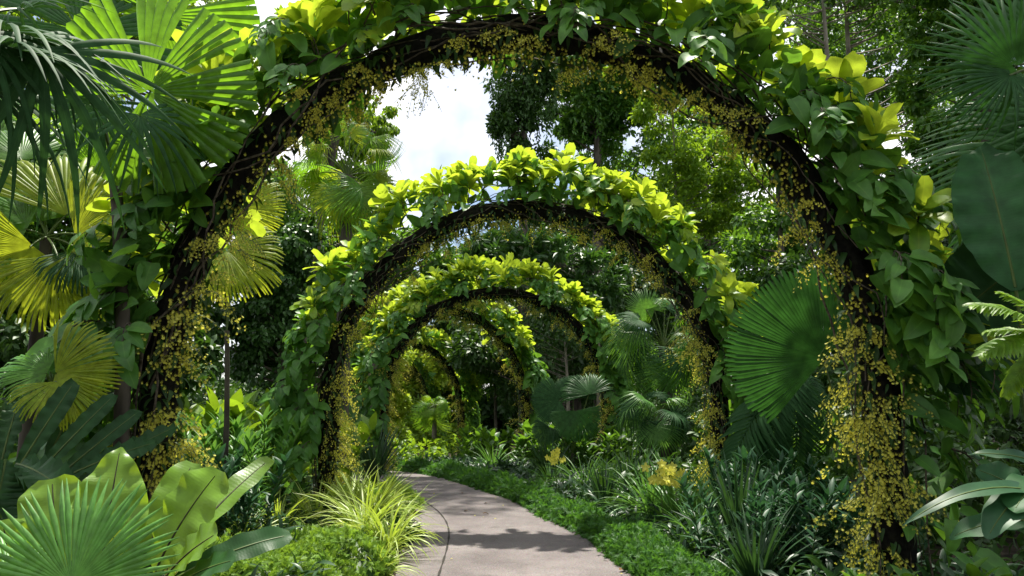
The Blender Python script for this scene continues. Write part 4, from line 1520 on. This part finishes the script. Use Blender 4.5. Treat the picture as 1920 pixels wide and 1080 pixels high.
feather('feather_palm', 'dark feather palm hanging below the big round fan leaf', 1500, 9.6, (1500, 690, 9.6), [(1420, 760, 9.4), (1450, 850, 9.3), (1500, 880, 9.3), (1400, 820, 9.9), (1560, 830, 9.4), (1400, 700, 9.8), (1380, 900, 9.5)], M_FAND, PIN)
feather('fern_shrub', 'light green lacy fern shrub at the right edge', 1990, 3.7, (1985, 640, 3.7), [(1848, 600, 3.6), (1872, 690, 3.6), (1890, 560, 3.7), (1915, 740, 3.7), (1862, 640, 3.8)], M_TREEL, SPR, trunk=.012, cat='fern')


# ------------------------------------------------------------------ broad-leaved plants
def widen(lf, k):
    return [f[:6] + (f[6] * k,) + f[7:] for f in lf]


def leafplant(name, label, cat, d, base, leaves, mat, part='frond', kind='paddle', stalk=None, face=.8, up=.6, wave=.12, wf=4, seed=1, curl=.45, fold=.12, group=None):
    """leaves: (base px, py, d, tip px, py, d, half width px[, material[, curl[, kind]]])"""
    rs = np.random.default_rng(seed)
    g = ground_at(base[0], d)
    root = thing(name, label, cat, g, group)
    for i, lf in enumerate(leaves):
        a, b = P(*lf[0:3]), P(*lf[3:6])
        y = b - a
        L = y.length
        hw = lf[6] * ((lf[2] + lf[5]) / 2) / FPX
        m = lf[7] if len(lf) > 7 and lf[7] else mat
        cu = lf[8] if len(lf) > 8 and lf[8] is not None else curl
        kd = lf[9] if len(lf) > 9 else kind
        tocam = (CAM - a).normalized()
        z = tocam * face + Vector((rs.normal(0, .3), 0, up + rs.normal(0, .2)))
        zz = z - y.normalized() * z.dot(y.normalized())
        y2 = y.normalized() + zz.normalized() * math.tan(min(1.2, cu / 2))
        mb = MB()
        mb.add(blade(L * (1 + cu * cu / 24), hw, kd, 22, fold, cu, 0, wave, wf, 6, rs=rs))
        if stalk:
            pass
        link(part, mb.mesh(part, m), root, basis(a, y2, z))
        if stalk:
            mb = MB()
            mid = Vector(((g.x * .4 + a.x * .6), g.y * .4 + a.y * .6, a.z * .6))
            mb.add(tube(bezier(g, mid, a, 9), np.linspace(stalk * 1.4, stalk * .7, 9), 7))
            link('leaf_stalk', mb.mesh('leaf_stalk', M_GREENSTEM), root, Matrix.Identity(4))
        # dark midrib on the underside facing us
        t = np.linspace(.02, .94, 12)
        rib = []
        Mx = basis(a, y2, z)
        ang = -cu * np.linspace(0, 1, 23)
        st = L * (1 + cu * cu / 24) / 22
        yy = np.concatenate([[0], np.cumsum((np.cos(ang[1:]) + np.cos(ang[:-1])) / 2 * st)])
        z_ = np.concatenate([[0], np.cumsum((np.sin(ang[1:]) + np.sin(ang[:-1])) / 2 * st)])
        for q in t:
            rib.append(Mx @ Vector((0, np.interp(q, np.linspace(0, 1, 23), yy), np.interp(q, np.linspace(0, 1, 23), z_) + .001)))
        mb = MB()
        mb.add(tube(rib, np.linspace(.006, .0015, 12) * d / 3.3, 5))
        fr_ = [o for o in root.children if o.name.startswith(part)][-1] if False else None
        link('midrib', mb.mesh('midrib', M_RIB if m is M_FERN else M_GREENSTEM), root, Matrix.Identity(4))
    return root


M_RIB = rough_mat('fern_midrib', (.02, .015, .01), (.06, .05, .02), 30, .6, .2)
leafplant('birds_nest_fern', 'lit nest fern with broad yellow-green fronds at bottom left', 'fern', 3.4, (230, 1100), [
    (190, 1060, 3.3, 226, 838, 3.5, 66, None, .3, 'ovate'), (112, 1075, 3.3, 98, 898, 3.4, 56), (255, 1070, 3.4, 362, 868, 3.7, 36), (290, 1075, 3.3, 412, 882, 3.4, 58),
    (300, 1075, 3.4, 508, 860, 3.9, 24), (310, 1085, 3.2, 408, 1000, 3.1, 42), (320, 1090, 3.2, 545, 1003, 3.4, 26, M_FERND, .8), (250, 1080, 3.2, 275, 985, 3.0, 26, M_FANY),
    (20, 1080, 3.2, 5, 975, 3.2, 36), (330, 1100, 3.1, 440, 1050, 3.0, 30, M_FERND)], M_FERN, seed=31)
leafplant('birds_nest_fern', 'dark nest fern with crinkled straps under the small fan palm', 'fern', 4.6, (20, 1000), [
    (20, 900, 4.5, 140, 715, 4.8, 20), (60, 900, 4.5, 215, 740, 4.8, 17), (90, 910, 4.6, 262, 770, 5.0, 16), (50, 880, 4.4, 55, 990, 4.2, 40), (10, 860, 4.3, -10, 960, 4.2, 34), (110, 900, 4.6, 290, 830, 5.0, 20),
    (0, 880, 4.6, 40, 740, 4.8, 20), (30, 870, 4.5, 120, 920, 4.2, 36), (130, 920, 4.8, 330, 800, 5.2, 18), (80, 880, 4.9, 170, 690, 5.3, 22)], M_FERND, wave=.45, wf=8, seed=32)
leafplant('paddle_plant', 'broad dark paddle leaves leaning in at the right edge', 'plant', 5.2, (1960, 1000), [
    (1905, 545, 4.9, 1838, 275, 5.2, 76, M_PADDLE), (1945, 470, 5.3, 1770, 610, 5.4, 88, M_FAND), (1960, 600, 5.4, 1800, 480, 5.6, 80, M_FAND), (1990, 640, 5.0, 1960, 380, 5.2, 80, M_PADDLE), (1900, 660, 5.6, 1770, 720, 5.6, 60, M_FAND)],
    M_PADDLE, 'leaf', 'ellip', .016, .8, .4, .14, 6, 33, .45, .28)
leafplant('strap_lily', 'grey-green long arching leaves in the bottom right corner', 'plant', 3.9, (1975, 1090), [
    (1975, 940, 3.8, 1690, 988, 3.7, 22, None, 1.3, 'lance'), (1945, 905, 3.8, 1850, 1010, 3.6, 34, None, .7, 'ellip'), (1990, 885, 4.0, 1815, 852, 4.1, 24, M_BLUE, .7, 'lance'), (1960, 980, 4.0, 1780, 1010, 4.1, 34, M_PADDLE, .8, 'ellip'), (1970, 900, 3.9, 1900, 960, 3.6, 44, M_PADDLE, .7, 'ellip'), (1930, 930, 4.2, 1830, 880, 4.3, 40, M_PADDLE, .5, 'ellip')],
    M_BLUE, 'leaf', 'ellip', .01, .5, .9, .08, 3, 34)

# ------------------------------------------------------------------ a few fallen leaves on the path
for lab, px, py, s in (('dry leaf lying on the path before the third arch', 867, 925, 1), ('curled dry leaf near the middle of the path', 906, 964, 1), ('dry leaf by the joint line', 812, 1012, .8), ('brown leaf near the hedge end', 1163, 1071, 1), ('dry leaf under the second arch, near the hedge', 988, 947, .9)):
    g = Gp(px, py, .04)
    mb = MB()
    mb.add(blade(.09, .025, 'ovate', 5, .5, .9))
    o = link('fallen_leaf', mb.mesh('fallen_leaf', M_DRY), None, basis(g + Vector((0, 0, .008)), (math.sin(px), math.cos(px), .25), (0, 0, 1), s))
    tag(o, lab, 'leaf', 'dry leaves fallen on the path')

rs = np.random.default_rng(77)
mb = MB()
mb.add(blade(.028, .011, 'ellip', 3, .3, .7))
PETAL = mb.mesh('fallen_petal', M_FLOWER_O)
mb = MB()
mb.add(blade(.06, .018, 'ovate', 4, .5, 1.1))
BIT = mb.mesh('fallen_leaf', M_DRY)
for k in range(34):
    y = rs.uniform(5.5, 14)
    e = rs.beta(.6, .6)
    xl, xr = np.interp(y, LEs[:, 1], LEs[:, 0]), np.interp(y, REs[:, 1], REs[:, 0])
    x = xl + (xr - xl) * (.05 + .9 * e)
    pet = k % 3 != 0
    M = basis((x, y, .042), (rs.normal(), rs.normal(), .1), (0, 0, 1), rs.uniform(.7, 1.2))
    tag(link('fallen_petal' if pet else 'fallen_leaf', PETAL if pet else BIT, None, M), 'small yellow petal fallen on the grey path' if pet else 'tiny brown leaf scrap on the grey path', 'petal' if pet else 'leaf', 'petals and scraps fallen on the path')
